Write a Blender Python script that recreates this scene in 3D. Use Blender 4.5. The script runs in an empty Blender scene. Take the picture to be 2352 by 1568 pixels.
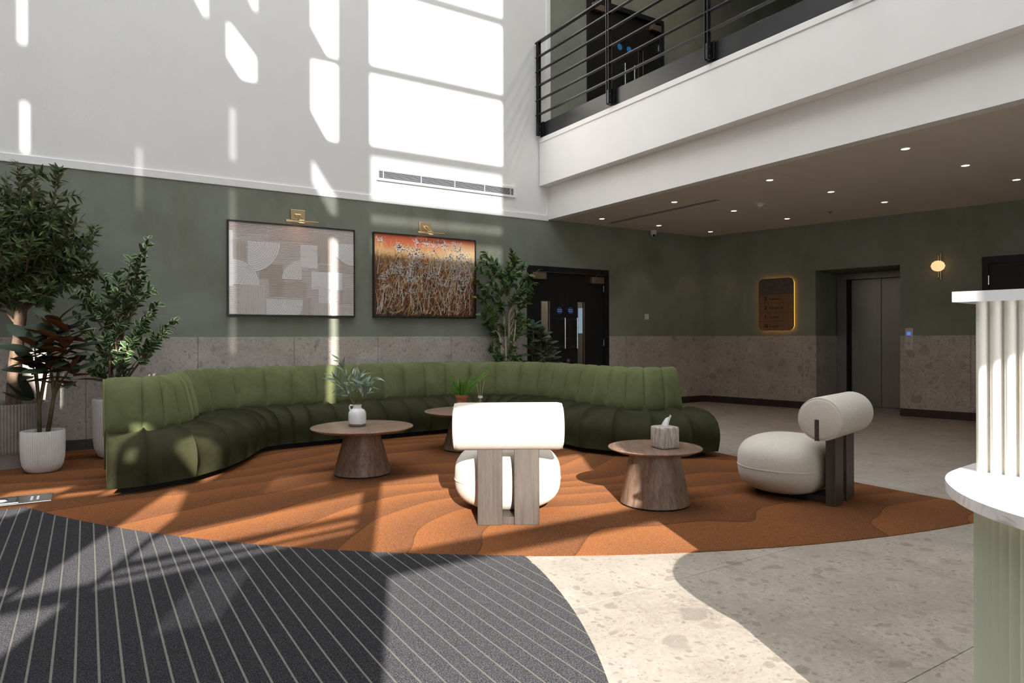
import bpy, bmesh, math, random
from mathutils import Vector, Matrix, Quaternion, geometry
random.seed(7)
S = bpy.context.scene
COL = S.collection
PI = math.pi
def R(d): return math.radians(d)

# ------------------------------------------------------------------ camera, sky, sun, exposure
TH, ROLL, EYE = R(32.4), .0026, 1.15
cr = Vector((math.cos(TH), -math.sin(TH), 0)); cf = Vector((math.sin(TH), math.cos(TH), 0)); UP = Vector((0, 0, 1))
cam = bpy.data.cameras.new('camera'); cam.sensor_width = 36; cam.lens = 1540 / 2352 * 36; cam.shift_y = -11.6 / 2352
cam.clip_start = .05
co = bpy.data.objects.new('camera', cam); COL.objects.link(co)
ax, ay, az = (cr - UP * ROLL).normalized(), (UP + cr * ROLL).normalized(), -cf
co.matrix_world = Matrix(((ax.x, ay.x, az.x, 0), (ax.y, ay.y, az.y, 0), (ax.z, ay.z, az.z, EYE), (0, 0, 0, 1)))
S.camera = co
W = bpy.data.worlds.new('sky'); S.world = W; W.use_nodes = True
bg = W.node_tree.nodes['Background']; bg.inputs[0].default_value = (.90, .955, 1, 1); bg.inputs[1].default_value = 3.8
sl = bpy.data.lights.new('sun', 'SUN'); sl.energy = 12; sl.angle = R(.36); sl.color = (1, .945, .87)
so = bpy.data.objects.new('sun', sl); COL.objects.link(so)
SUN = Vector((.388, .922, -.45)).normalized()
so.rotation_euler = SUN.to_track_quat('-Z', 'Y').to_euler(); so.location = (-4, -10, 12)
S.view_settings.view_transform = 'Standard'; S.view_settings.look = 'None'
S.view_settings.exposure = .15; S.view_settings.gamma = 1; S.view_settings.use_curve_mapping = False
try:
    S.cycles.max_bounces = 10; S.cycles.diffuse_bounces = 6; S.cycles.transparent_max_bounces = 16
    S.cycles.sample_clamp_indirect = 8; S.cycles.caustics_reflective = False; S.cycles.caustics_refractive = False
except Exception: pass

# ------------------------------------------------------------------ mesh helpers
class MB:
    def __init__(s): s.v = []; s.f = []
    def add(s, vs, fs):
        n = len(s.v); s.v += [Vector(p) for p in vs]; s.f += [tuple(i + n for i in f) for f in fs]; return s
    def box(s, x0, x1, y0, y1, z0, z1):
        return s.add([(x0,y0,z0),(x1,y0,z0),(x1,y1,z0),(x0,y1,z0),(x0,y0,z1),(x1,y0,z1),(x1,y1,z1),(x0,y1,z1)],
                     [(0,3,2,1),(4,5,6,7),(0,1,5,4),(1,2,6,5),(2,3,7,6),(3,0,4,7)])
    def rbox(s, x0, x1, y0, y1, z0, z1, r=.005, seg=2):
        bm = bmesh.new(); t = MB().box(x0,x1,y0,y1,z0,z1)
        vs = [bm.verts.new(p) for p in t.v]
        for f in t.f: bm.faces.new([vs[i] for i in f])
        bmesh.ops.bevel(bm, geom=bm.edges[:], offset=r, segments=seg, profile=.5, affect='EDGES')
        bm.verts.index_update()
        s.add([v.co.copy() for v in bm.verts], [[v.index for v in f.verts] for f in bm.faces]); bm.free(); return s
    def lathe(s, prof, n=32, c=(0,0,0), rad=None, cap=True):
        vs = []; fs = []; m = len(prof)
        for j in range(n):
            a = 2 * PI * j / n
            for (r, z) in prof:
                rr = r if rad is None else rad(r, z, a)
                vs.append((c[0] + rr * math.cos(a), c[1] + rr * math.sin(a), c[2] + z))
        for j in range(n):
            k = (j + 1) % n
            for i in range(m - 1): fs.append((j*m+i, k*m+i, k*m+i+1, j*m+i+1))
        if cap:
            if prof[0][0] > 1e-6: fs.append(tuple(j*m for j in reversed(range(n))))
            if prof[-1][0] > 1e-6: fs.append(tuple(j*m+m-1 for j in range(n)))
        return s.add(vs, fs)
    def tube(s, pts, rad, n=6, cap=True):
        pts = [Vector(p) for p in pts]; m = len(pts)
        if not hasattr(rad, '__len__'): rad = [rad] * m
        t0 = (pts[1] - pts[0]).normalized()
        u = t0.orthogonal().normalized(); vs = []; fs = []
        for i, p in enumerate(pts):
            t = (pts[min(i+1, m-1)] - pts[max(i-1, 0)])
            if t.length < 1e-9: t = t0.copy()
            t.normalize(); u = (u - t * u.dot(t)).normalized(); w = t.cross(u)
            for k in range(n):
                a = 2 * PI * k / n; vs.append(p + (u * math.cos(a) + w * math.sin(a)) * rad[i])
        for i in range(m - 1):
            for k in range(n):
                l = (k + 1) % n; fs.append((i*n+k, i*n+l, (i+1)*n+l, (i+1)*n+k))
        if cap: fs.append(tuple(reversed(range(n)))); fs.append(tuple((m-1)*n + k for k in range(n)))
        return s.add(vs, fs)
    def prism(s, poly, z0, z1):
        n = len(poly)
        return s.add([(p[0], p[1], z0) for p in poly] + [(p[0], p[1], z1) for p in poly],
                     [tuple(reversed(range(n))), tuple(range(n, 2*n))] + [(i, (i+1) % n, n + (i+1) % n, n + i) for i in range(n)])
    def disc(s, c, r, ax, t=.002, n=24):
        q = Vector(ax).to_track_quat('Z', 'Y'); c = Vector(c)
        tmp = MB().lathe([(r, 0), (r, t)], n)
        return s.add([c + q @ p for p in tmp.v], tmp.f)
    def xf(s, M): s.v = [M @ p for p in s.v]; return s
    def shift(s, d): d = Vector(d); s.v = [p + d for p in s.v]; return s
    def mesh(s, name, mat, smooth=0):
        me = bpy.data.meshes.new(name); me.from_pydata([tuple(p) for p in s.v], [], s.f)
        if mat: me.materials.append(mat)
        if smooth:
            me.polygons.foreach_set('use_smooth', [True] * len(me.polygons)); me.set_sharp_from_angle(angle=R(smooth))
        me.update(); return me
def obj(name, mb, mat, parent=None, smooth=0, label=None, kind=None):
    me = mb if isinstance(mb, bpy.types.Mesh) else mb.mesh(name, mat, smooth)
    o = bpy.data.objects.new(name, me); COL.objects.link(o)
    if parent: o.parent = parent
    if label: o['label'] = label
    if kind: o['kind'] = kind
    return o
def tag(o, label, cat, group=None):
    o['label'] = label; o['category'] = cat
    if group: o['group'] = group
    return o
def thing(name, label, cat, loc=(0,0,0), rz=0, group=None):
    o = bpy.data.objects.new(name, None); COL.objects.link(o); o.location = loc; o.rotation_euler = (0, 0, rz); o.empty_display_size = .1
    return tag(o, label, cat, group)
def struct(name, mb, mat, smooth=0): return obj(name, mb, mat, None, smooth, kind='structure')
def sroot(name, loc=(0,0,0)):
    o = bpy.data.objects.new(name, None); COL.objects.link(o); o.location = loc; o['kind'] = 'structure'; return o
def copy_tree(o, parent=None):
    c = o.copy(); COL.objects.link(c); c.parent = parent
    for ch in list(o.children): copy_tree(ch, c)
    return c

# ------------------------------------------------------------------ material helpers
class NT:
    def __init__(s, name):
        s.m = bpy.data.materials.new(name); s.m.use_nodes = True; s.t = s.m.node_tree
        s.b = s.t.nodes['Principled BSDF']; s.out = s.t.nodes['Material Output']
    def n(s, typ, **kw):
        nd = s.t.nodes.new(typ)
        for k, v in kw.items(): setattr(nd, k, v)
        return nd
    def lk(s, a, b): s.t.links.new(a, b)
    def inp(s, sock, v):
        if hasattr(v, 'is_linked'): s.lk(v, sock)
        else: sock.default_value = v
    def math(s, op, a, b=0., c=None, clamp=False):
        nd = s.n('ShaderNodeMath', operation=op); nd.use_clamp = clamp
        s.inp(nd.inputs[0], a); s.inp(nd.inputs[1], b)
        if c is not None: s.inp(nd.inputs[2], c)
        return nd.outputs[0]
    def pos(s, scale=(1,1,1), rot=(0,0,0), kind='world'):
        src = s.n('ShaderNodeNewGeometry').outputs['Position'] if kind == 'world' else s.n('ShaderNodeTexCoord').outputs['Object']
        mp = s.n('ShaderNodeMapping'); s.lk(src, mp.inputs[0]); mp.inputs['Scale'].default_value = scale; mp.inputs['Rotation'].default_value = rot
        return mp.outputs[0]
    def noise(s, vec, scale, detail=3, rough=.55, dist=0.):
        nd = s.n('ShaderNodeTexNoise'); s.lk(vec, nd.inputs['Vector']); nd.inputs['Scale'].default_value = scale
        nd.inputs['Detail'].default_value = detail; nd.inputs['Roughness'].default_value = rough; nd.inputs['Distortion'].default_value = dist
        return nd.outputs[0]
    def vor(s, vec, scale, feature='F1', dist='EUCLIDEAN', rnd=1.):
        nd = s.n('ShaderNodeTexVoronoi', feature=feature, distance=dist); s.lk(vec, nd.inputs['Vector'])
        nd.inputs['Scale'].default_value = scale; nd.inputs['Randomness'].default_value = rnd; return nd
    def ramp(s, fac, stops, interp='LINEAR'):
        nd = s.n('ShaderNodeValToRGB'); cr_ = nd.color_ramp; cr_.interpolation = interp
        while len(cr_.elements) < len(stops): cr_.elements.new(.5)
        for e, (p, c) in zip(cr_.elements, stops): e.position = p; e.color = (*c, 1) if len(c) == 3 else c
        s.lk(fac, nd.inputs[0]); return nd.outputs[0]
    def mix(s, fac, a, b, mode='MIX'):
        nd = s.n('ShaderNodeMix', data_type='RGBA', blend_type=mode)
        s.inp(nd.inputs['Factor'], fac)
        for sock, v in ((nd.inputs[6], a), (nd.inputs[7], b)):
            if hasattr(v, 'is_linked'): s.lk(v, sock)
            else: sock.default_value = (*v, 1) if len(v) == 3 else v
        return nd.outputs[2]
    def range(s, v, a, b, c=0., d=1.):
        nd = s.n('ShaderNodeMapRange'); s.lk(v, nd.inputs[0])
        for i, x in enumerate((a, b, c, d)): nd.inputs[i + 1].default_value = x
        return nd.outputs[0]
    def bump(s, h, dist=.01, strength=.5):
        nd = s.n('ShaderNodeBump'); nd.inputs['Strength'].default_value = strength; nd.inputs['Distance'].default_value = dist
        s.lk(h, nd.inputs['Height']); s.lk(nd.outputs[0], s.b.inputs['Normal'])
    def set(s, col=None, rough=None, metal=None, spec=None, sheen=None):
        if col is not None:
            if hasattr(col, 'is_linked'): s.lk(col, s.b.inputs['Base Color'])
            else: s.b.inputs['Base Color'].default_value = (*col, 1)
        if rough is not None: s.inp(s.b.inputs['Roughness'], rough)
        if metal is not None: s.b.inputs['Metallic'].default_value = metal
        if spec is not None: s.b.inputs['Specular IOR Level'].default_value = spec
        if sheen is not None: s.b.inputs['Sheen Weight'].default_value = sheen[0]; s.b.inputs['Sheen Roughness'].default_value = sheen[1]; s.b.inputs['Sheen Tint'].default_value = (*sheen[2], 1)
        return s.m
def speck(name, c1, c2, scale=8, rough=.6, metal=0, bump=0, bscale=200, stretch=(1,1,1), spec=.5, detail=3, sheen=None, lo=.3, hi=.7):
    t = NT(name); p = t.pos(stretch)
    t.set(t.ramp(t.noise(p, scale, detail), [(lo, c1), (hi, c2)]), rough, metal, spec, sheen)
    if bump: t.bump(t.noise(p, bscale, 2), bump, .6)
    return t.m
def emit(name, col, st):
    t = NT(name); e = t.n('ShaderNodeEmission'); e.inputs[0].default_value = (*col, 1); e.inputs[1].default_value = st
    t.lk(e.outputs[0], t.out.inputs[0]); return t.m

# ------------------------------------------------------------------ materials
WHITE = speck('white_paint', (.80,.79,.775), (.83,.82,.80), 2, .7, bump=.001, bscale=60)
TRIMW = speck('white_gloss_paint', (.82,.81,.80), (.85,.84,.83), 3, .45)
CEIL = speck('warm_ceiling_paint', (.64,.575,.52), (.69,.625,.57), 1.5, .8, stretch=(.3,3,1))
def m_green():
    t = NT('green_limewash'); p = t.pos()
    a = t.noise(p, 1.1, 5, .6, .6); b = t.noise(t.pos((1,1,.6)), 4.5, 5, .65, .3)
    c = t.ramp(a, [(.28, (.155,.162,.118)), (.5, (.195,.208,.165)), (.72, (.235,.255,.215))])
    c = t.mix(t.range(b, .35, .7), c, t.mix(.5, c, (.245,.26,.22)))
    t.set(c, .75, spec=.25); t.bump(b, .002, .25); return t.m
GREEN = m_green()
def m_stone(name, k=1., rough=.35, big=4.2, warm=1.):
    t = NT(name); p = t.pos()
    nz = t.n('ShaderNodeTexNoise'); t.lk(p, nz.inputs['Vector']); nz.inputs['Scale'].default_value = 5; nz.inputs['Detail'].default_value = 3
    dv = t.n('ShaderNodeVectorMath', operation='MULTIPLY_ADD'); t.lk(nz.outputs['Color'], dv.inputs[0]); dv.inputs[1].default_value = (.16,)*3; t.lk(p, dv.inputs[2])
    w = dv.outputs[0]
    col = t.ramp(t.noise(w, 2.2, 6, .62), [(.3, (.300*k,.262*k,.228*k)), (.5, (.385*k,.343*k,.302*k)), (.7, (.455*k,.415*k,.370*k))])
    fine = t.noise(w, 38, 4, .7)
    col = t.mix(t.range(fine, .3, .75), t.mix(.35, col, (.2*k,.17*k,.145*k)), t.mix(.25, col, (.60*k,.56*k,.51*k)))
    for sc, th, keep, f in ((big, .34, .66, .55), (big*2.3, .36, .60, .5), (big*6, .38, .6, .6), (big*15, .4, .60, .5)):
        v = t.vor(w, sc); sp = t.n('ShaderNodeSeparateColor'); t.lk(v.outputs['Color'], sp.inputs[0])
        m = t.math('MULTIPLY', t.range(v.outputs['Distance'], th, th - .07), t.math('GREATER_THAN', sp.outputs[0], keep))
        frag = t.ramp(sp.outputs[1], [(0, (.165*k,.140*k,.122*k)), (.55, (.235*k,.205*k,.178*k)), (.75, (.31*k,.275*k,.24*k)), (1, (.50*k,.46*k,.42*k))])
        col = t.mix(t.math('MULTIPLY', m, f), col, frag)
    v = t.vor(w, 3.1, 'DISTANCE_TO_EDGE')
    col = t.mix(t.math('MULTIPLY', t.range(v.outputs['Distance'], .012, 0), .14), col, (.56*k,.52*k,.47*k))
    if warm != 1: col = t.mix(1., col, (1, .985, warm), 'MULTIPLY')
    t.set(col, rough, spec=.4); return t.m
STONE_W = m_stone('dado_stone', 1.12, .5, 4.6); STONE_F = m_stone('floor_stone', 1.0, .33, 5.0, .95)
GROUT = speck('grout', (.16,.14,.125), (.2,.18,.16), 20, .9)
SKIRT = speck('dark_skirting', (.028,.018,.016), (.04,.028,.024), 6, .45)
BLACK = speck('black_paint', (.008,.008,.009), (.012,.012,.013), 4, .35)
BLACKM = speck('black_powder_coat', (.010,.010,.011), (.016,.016,.018), 4, .28)
JET = speck('matt_black', (.004,.004,.004), (.007,.007,.007), 4, .8)
STEEL = speck('brushed_steel', (.45,.45,.45), (.58,.58,.57), 6, .28, 1, stretch=(40,40,1))
LIFTM = speck('lift_steel', (.36,.36,.365), (.44,.44,.445), 5, .3, 1, stretch=(40,40,1))
CHROME = speck('chrome', (.7,.7,.7), (.8,.8,.8), 3, .15, 1)
BRASS = speck('brass', (.56,.43,.24), (.64,.50,.29), 10, .34, 1)
BRONZE = speck('bronze_cover', (.24,.17,.13), (.3,.22,.17), 5, .4, .7)
def m_carpet():
    t = NT('dune_carpet'); p = t.pos()
    n1 = t.noise(t.pos((.36,.42,1)), 1.0, 0, .5, .35); n2 = t.noise(t.pos((.8,.8,1)), 1.2, 1, .5, 0)
    sx = t.n('ShaderNodeSeparateXYZ'); t.lk(p, sx.inputs[0])
    v = t.math('ADD', t.math('MULTIPLY', sx.outputs[1], 2.2), t.math('MULTIPLY', sx.outputs[0], -.25))
    v = t.math('ADD', v, t.math('ADD', t.math('MULTIPLY', n1, 6.0), t.math('MULTIPLY', n2, 1.1)))
    fr = t.math('FRACT', v); fl = t.math('FLOOR', v)
    wn = t.n('ShaderNodeTexWhiteNoise', noise_dimensions='1D'); t.lk(fl, wn.inputs['W'])
    base = t.ramp(fr, [(0, (.080,.031,.015)), (.3, (.094,.036,.016)), (.85, (.190,.068,.021)), (1, (.205,.072,.021))])
    base = t.mix(t.math('MULTIPLY', wn.outputs[0], .35), base, (.17,.072,.034))
    base = t.mix(t.math('MULTIPLY', t.range(fr, .04, .015), .75), base, (.055,.020,.009))
    g = t.noise(p, 170, 2, .7); g2 = t.noise(t.pos((1,.6,1)), 420, 1, .5)
    base = t.mix(t.range(g, .38, .62), t.mix(.35, base, (.05,.02,.009)), t.mix(.20, base, (.52,.20,.07)))
    t.set(base, .95, spec=.06, sheen=(.09, .5, (1,.68,.45)))
    t.bump(t.math('ADD', g, g2), .006, .6)
    bn = t.b.inputs['Normal'].links[0].from_socket      # normals tilted sunwards to brighten the sunlit carpet
    av = t.n('ShaderNodeVectorMath', operation='ADD'); t.lk(bn, av.inputs[0]); av.inputs[1].default_value = (-.16, -.38, 0)
    nv = t.n('ShaderNodeVectorMath', operation='NORMALIZE'); t.lk(av.outputs[0], nv.inputs[0]); t.lk(nv.outputs[0], t.b.inputs['Normal']); return t.m
CARPET = m_carpet()
def m_mat():
    t = NT('mat_pile'); p = t.pos()
    g = t.noise(p, 230, 3, .75); g2 = t.noise(p, 60, 2)
    c = t.ramp(g, [(.34, (.010,.010,.011)), (.5, (.046,.045,.050)), (.66, (.17,.166,.178))])
    t.set(t.mix(t.math('MULTIPLY', g2, .3), c, (.02,.02,.022)), .95, spec=.1, sheen=(.06, .45, (.8,.8,.9)))
    t.bump(g, .012, .8)
    bn = t.b.inputs['Normal'].links[0].from_socket      # normals tilted towards the sun so the lit pile comes out brighter
    av = t.n('ShaderNodeVectorMath', operation='ADD'); t.lk(bn, av.inputs[0]); av.inputs[1].default_value = (-.42, -1.0, 0)
    nv = t.n('ShaderNodeVectorMath', operation='NORMALIZE'); t.lk(av.outputs[0], nv.inputs[0]); t.lk(nv.outputs[0], t.b.inputs['Normal']); return t.m
MATP = m_mat()
MATL = speck('mat_line', (.115,.107,.09), (.15,.138,.118), 40, .8)
def velvet(name, c1, c2, sh):
    t = NT(name); p = t.pos()
    a = t.noise(p, 3.2, 4, .6, .8); b = t.noise(p, 11, 3, .6, 1.2)
    c = t.ramp(a, [(.3, c1), (.7, c2)]); c = t.mix(t.range(b, .52, .72, 0, .35), c, tuple(x * .62 for x in c1))
    t.set(c, .85, spec=.12, sheen=(sh, .35, tuple(min(1, x * 3.2) for x in c2))); t.bump(t.noise(p, 500, 1), .0015, .4); return t.m
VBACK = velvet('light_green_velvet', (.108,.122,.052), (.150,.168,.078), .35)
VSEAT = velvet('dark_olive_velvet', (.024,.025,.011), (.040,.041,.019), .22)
VPIPE = velvet('olive_edge_piping', (.16,.15,.05), (.22,.20,.08), .4)
def linen(name, c1, c2):
    t = NT(name); p = t.pos((1,1,1), kind='object')
    a = t.noise(t.pos((1,14,1), kind='object'), 45, 2); b = t.noise(t.pos((14,1,14), kind='object'), 45, 2)
    s = t.math('MULTIPLY', t.math('ADD', a, b), .5)
    t.set(t.ramp(s, [(.38, c1), (.62, c2)]), .9, spec=.15, sheen=(.2, .5, (1,.96,.9))); t.bump(s, .003, .5); return t.m
LINEN = linen('oat_linen', (.54,.495,.43), (.66,.615,.55))
def wood(name, c1, c2, st, rough=.4, sc=9, kind='object'):
    t = NT(name); p = t.pos(st, kind=kind)
    a = t.noise(p, sc, 4, .65, .5); b = t.noise(p, sc * 6, 3, .7)
    c = t.ramp(a, [(.3, c1), (.68, c2)]); c = t.mix(t.range(b, .45, .75, 0, .55), c, tuple(x * .5 for x in c1))
    t.set(c, rough, spec=.4); t.bump(b, .001, .3); return t.m
WAL1, WAL2 = (.135,.080,.055), (.31,.205,.148)
WAL_TOP = wood('walnut_top', WAL1, WAL2, (.7,9,9), .32, 4)
WAL_BASE = wood('walnut_base', WAL1, WAL2, (9,9,.55), .4, 4)
OAK = wood('smoked_oak', (.050,.039,.031), (.082,.066,.054), (10,10,.5), .38, 4)
SIGNW = wood('sign_wood', (.18,.088,.042), (.27,.14,.07), (14,14,.6), .5, 3, 'world')
def m_marble():
    t = NT('white_marble'); p = t.pos()
    d = t.n('ShaderNodeTexNoise'); t.lk(p, d.inputs['Vector']); d.inputs['Scale'].default_value = 2.2; d.inputs['Detail'].default_value = 5
    v = t.math('ABSOLUTE', t.math('SUBTRACT', t.noise(t.pos((1,1.4,2)), 3.1, 5, .6, 1.6), .5))
    m = t.math('MULTIPLY', t.range(v, .05, 0), t.range(d.outputs[0], .42, .56))
    t.set(t.mix(t.math('MULTIPLY', m, .95), (.72,.72,.73), (.20,.20,.21)), .25, spec=.5); return t.m
MARBLE = m_marble()
FLUTEW = speck('cream_fluted_panel', (.76,.73,.67), (.79,.76,.70), 3, .5)
SAGE = speck('sage_fluted_panel', (.47,.525,.43), (.50,.555,.455), 3, .42)
POTW = speck('white_ceramic', (.70,.68,.655), (.76,.74,.72), 6, .6, bump=.001)
POTG = speck('taupe_ribbed_pot', (.26,.225,.205), (.33,.29,.265), 9, .75, bump=.002, bscale=90)
TERRA = speck('terracotta', (.32,.105,.062), (.40,.145,.09), 20, .7)
SOIL = speck('grit_topping', (.03,.035,.04), (.22,.25,.27), 130, .9, bump=.01, bscale=130)
BARK = speck('bark', (.07,.042,.027), (.25,.165,.11), 18, .85, bump=.02, bscale=40, stretch=(1,1,.4))
BARKP = speck('pale_bark', (.36,.28,.20), (.50,.41,.31), 20, .8, stretch=(1,1,.4))
STEMG = speck('green_brown_stem', (.10,.085,.04), (.16,.14,.07), 16, .7)
def leafm(name, top1, top2, under, rough=.4, edge=None):
    t = NT(name); g = t.n('ShaderNodeNewGeometry'); oi = t.n('ShaderNodeObjectInfo')
    p = t.pos(); a = t.noise(p, 14, 2)
    f = t.math('MULTIPLY_ADD', oi.outputs['Random'], .55, t.math('MULTIPLY', a, .45))
    c = t.ramp(f, [(.2, top1), (.75, top2)])
    if edge:
        tc = t.n('ShaderNodeUVMap'); sx = t.n('ShaderNodeSeparateXYZ'); t.lk(tc.outputs[0], sx.inputs[0])
        e = t.math('ADD', t.math('ABSOLUTE', sx.outputs[1]), t.math('MULTIPLY', t.math('SUBTRACT', t.noise(p, 60, 2), .5), .7))
        c = t.mix(t.range(e, .66, .82), c, edge)
    c = t.mix(g.outputs['Backfacing'], c, under)
    t.set(c, rough, spec=.2)
    return t.m
L_OLIVE = leafm('olive_leaf', (.030,.052,.016), (.115,.155,.048), (.13,.155,.08), .5)
L_FICV = leafm('variegated_leaf', (.018,.056,.020), (.055,.125,.042), (.07,.11,.05), .42, (.50,.56,.30))
L_FICR = leafm('ficus_leaf', (.024,.060,.017), (.10,.165,.045), (.08,.12,.045), .42)
L_RUB = leafm('rubber_leaf', (.016,.028,.018), (.045,.066,.038), (.20,.080,.034), .5)
L_RUB2 = leafm('rubber_leaf_pale', (.035,.052,.030), (.11,.145,.095), (.13,.075,.045), .35)
L_EUC = leafm('eucalyptus_leaf', (.16,.23,.17), (.30,.38,.30), (.22,.30,.23), .6)
L_FERN = leafm('fern_leaf', (.045,.14,.015), (.14,.28,.035), (.09,.2,.03), .45)
VASEW = speck('glazed_white', (.78,.79,.80), (.84,.84,.84), 12, .12)
def m_vase():
    t = NT('vase_glaze'); p = t.pos(kind='object'); sx = t.n('ShaderNodeSeparateXYZ'); t.lk(p, sx.inputs[0])
    h = t.math('ADD', sx.outputs[2], t.math('MULTIPLY', t.math('SUBTRACT', t.noise(p, 45, 2), .5), .018))
    t.set(t.mix(t.range(h, .024, .02), (.80,.81,.81), (.27,.23,.22)), .12); return t.m
VASE = m_vase()
def m_tissuestone():
    t = NT('veined_stone'); p = t.pos((6,6,1), kind='object')
    a = t.noise(p, 7, 5, .65, 1.2); b = t.noise(p, 22, 3, .7, .6)
    c = t.ramp(a, [(.28, (.16,.125,.10)), (.5, (.36,.31,.27)), (.68, (.58,.53,.48))])
    t.set(t.mix(t.range(b, .45, .7, 0, .5), c, (.66,.62,.58)), .4); return t.m
TSTONE = m_tissuestone()
TISSUE = speck('tissue_paper', (.84,.85,.87), (.88,.89,.9), 30, .8)
def m_glass(name, tint, gl):
    t = NT(name); tr = t.n('ShaderNodeBsdfTransparent'); tr.inputs[0].default_value = (*tint, 1)
    g = t.n('ShaderNodeBsdfGlossy'); g.inputs['Roughness'].default_value = .03; g.inputs['Color'].default_value = (.9,.9,.9,1)
    mx = t.n('ShaderNodeMixShader'); mx.inputs[0].default_value = gl
    t.lk(tr.outputs[0], mx.inputs[1]); t.lk(g.outputs[0], mx.inputs[2]); t.lk(mx.outputs[0], t.out.inputs[0]); return t.m
GLASS = m_glass('door_glass', (.75,.78,.78), .12)
DIMGL = m_glass('patch_dimming_glass', (.20,.205,.22), .05); DIMGL2 = m_glass('half_dimming_glass', (.34,.36,.39), .05)  # tints made up to weaken some of the sun patches
def m_fill_pane():
    t = NT('diffuse_fill_pane'); tr = t.n('ShaderNodeBsdfTranslucent'); tr.inputs[0].default_value = (.62,.63,.62,1)
    df = t.n('ShaderNodeBsdfDiffuse'); df.inputs[0].default_value = (.6,.6,.6,1); mx = t.n('ShaderNodeMixShader'); mx.inputs[0].default_value = .3
    t.lk(tr.outputs[0], mx.inputs[1]); t.lk(df.outputs[0], mx.inputs[2]); t.lk(mx.outputs[0], t.out.inputs[0]); return t.m
FILLP = m_fill_pane()  # made-up diffusing pane, a soft fill from the front right
BOTTLE = m_glass('pale_bottle_glass', (.93,.92,.80), .15)
REED = speck('reed_stick', (.55,.42,.27), (.65,.52,.36), 30, .7)
BLUE = speck('blue_sign', (.012,.055,.28), (.016,.07,.33), 5, .4)
BLUE2 = speck('light_blue_sign', (.02,.20,.55), (.03,.24,.6), 5, .4)
SCREEN = emit('lift_display', (.10,.22,.75), .9)
LAMP = emit('downlight_glow', (1,.86,.62), 9)
GLOBE = emit('sconce_glow', (1,.58,.28), 1.15)
HALO = emit('sign_halo', (1,.42,.06), 1.7)
LEDS = emit('counter_led', (1,.66,.30), 1.6)
INK = speck('black_ink', (.006,.005,.005), (.01,.009,.008), 3, .5)
SLATEP = speck('sign_slate', (.085,.068,.058), (.125,.10,.088), 22, .7)
PLASTIC = speck('white_plastic', (.66,.62,.58), (.7,.66,.62), 4, .4)

# ------------------------------------------------------------------ the room shell
YA = 8.15; HC = 2.89; ZW = 2.865; XL = -7.; YF = -3.; RT = 12.6
# walls on the back (sofa) side
w = MB().box(XL, 5.43, YA, YA+.25, 0, ZW).box(6.98, 9.17, YA, YA+.25, 0, HC+.1).box(5.43, 5.82, YA, YA+.25, 2.19, ZW).box(5.82, 6.98, YA, YA+.25, 2.19, HC+.1)
wall_back = struct('wall_back', w, GREEN)
struct('wall_back_upper', MB().box(XL, 5.79, YA+.012, YA+.25, 2.95, RT), WHITE)
struct('trim_1', MB().rbox(XL, 5.82, YA-.008, YA+.2, ZW, 2.95, .004, 1), TRIMW)
struct('trim_2', MB().rbox(5.79, 5.862, YA-.012, YA+.25, 2.95, RT, .004, 1), TRIMW)
struct('wall_gallery', MB().box(5.862, 6.555, YA, YA+.25, 4.07, 8.7).box(8.2, 12, YA, YA+.25, 4.07, 8.7).box(6.555, 8.2, YA, YA+.25, 6.42, 8.7), GREEN)
# dado tiles and skirting tiles, back wall
def tile_run(par, xs, z0, z1, mat, M=None, t=.014, name='tile', gap=.003):
    for a, b in zip(xs[:-1], xs[1:]):
        mb = MB().rbox(a+gap/2, b-gap/2, -t, .002, z0, z1, .0015, 1)
        if M: mb.xf(M)
        obj(name, mb, mat, par)
MA = Matrix.Translation((0, YA, 0))
xs = [-.007 + 1.0485*k for k in range(-6, 9)]
xl = [x for x in xs if x < 5.3] + [5.43]; xr = [6.98, 7.333, 8.382, 9.165]
tile_run(wall_back, xl, .11, 1.15, STONE_W, MA); tile_run(wall_back, xr, .11, 1.15, STONE_W, MA)
bb = sroot('baseboard_back'); tile_run(bb, xl, 0, .11, SKIRT, MA, .02); tile_run(bb, xr, 0, .11, SKIRT, MA, .02)
# angled wall with the lift: local x runs along the wall, local y goes behind it
tb = Vector((.2216, -.975, 0)).normalized(); nb = Vector((-tb.y, tb.x, 0))
MBW = Matrix(((tb.x, nb.x, 0, 9.17), (tb.y, nb.y, 0, 8.15), (0, 0, 1, 0), (0, 0, 0, 1)))
D = .95
w = MB().box(0, 1.911, 0, 1.1, 0, HC+.1).box(1.911, 3.09, 0, 1.1, 2.163, HC+.1).box(3.09, 4.07, 0, 1.1, 0, HC+.1).box(4.07, 5.15, 0, .25, 2.19, HC+.1).box(5.15, 9.5, 0, .25, 0, HC+.1).box(1.911, 3.09, D+.06, 1.1, 0, 2.163)
wall_right = struct('wall_right', w.xf(MBW), GREEN)
tile_run(wall_right, [0, .647, 1.713, 1.911], .11, 1.15, STONE_W, MBW); tile_run(wall_right, [3.09, 3.94, 4.07], .11, 1.15, STONE_W, MBW); tile_run(wall_right, [5.15, 6.2, 7.25, 8.3], .11, 1.15, STONE_W, MBW)
obj('tile', MB().rbox(1.909, 1.924, -.014, D, .0, 1.15, .0015, 1).xf(MBW), STONE_W, wall_right)
bb = sroot('baseboard_right'); tile_run(bb, [0, .647, 1.713, 1.911], 0, .11, SKIRT, MBW, .02); tile_run(bb, [3.09, 3.94, 4.07], 0, .11, SKIRT, MBW, .02); tile_run(bb, [5.15, 6.2, 7.25], 0, .11, SKIRT, MBW, .02)
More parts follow.
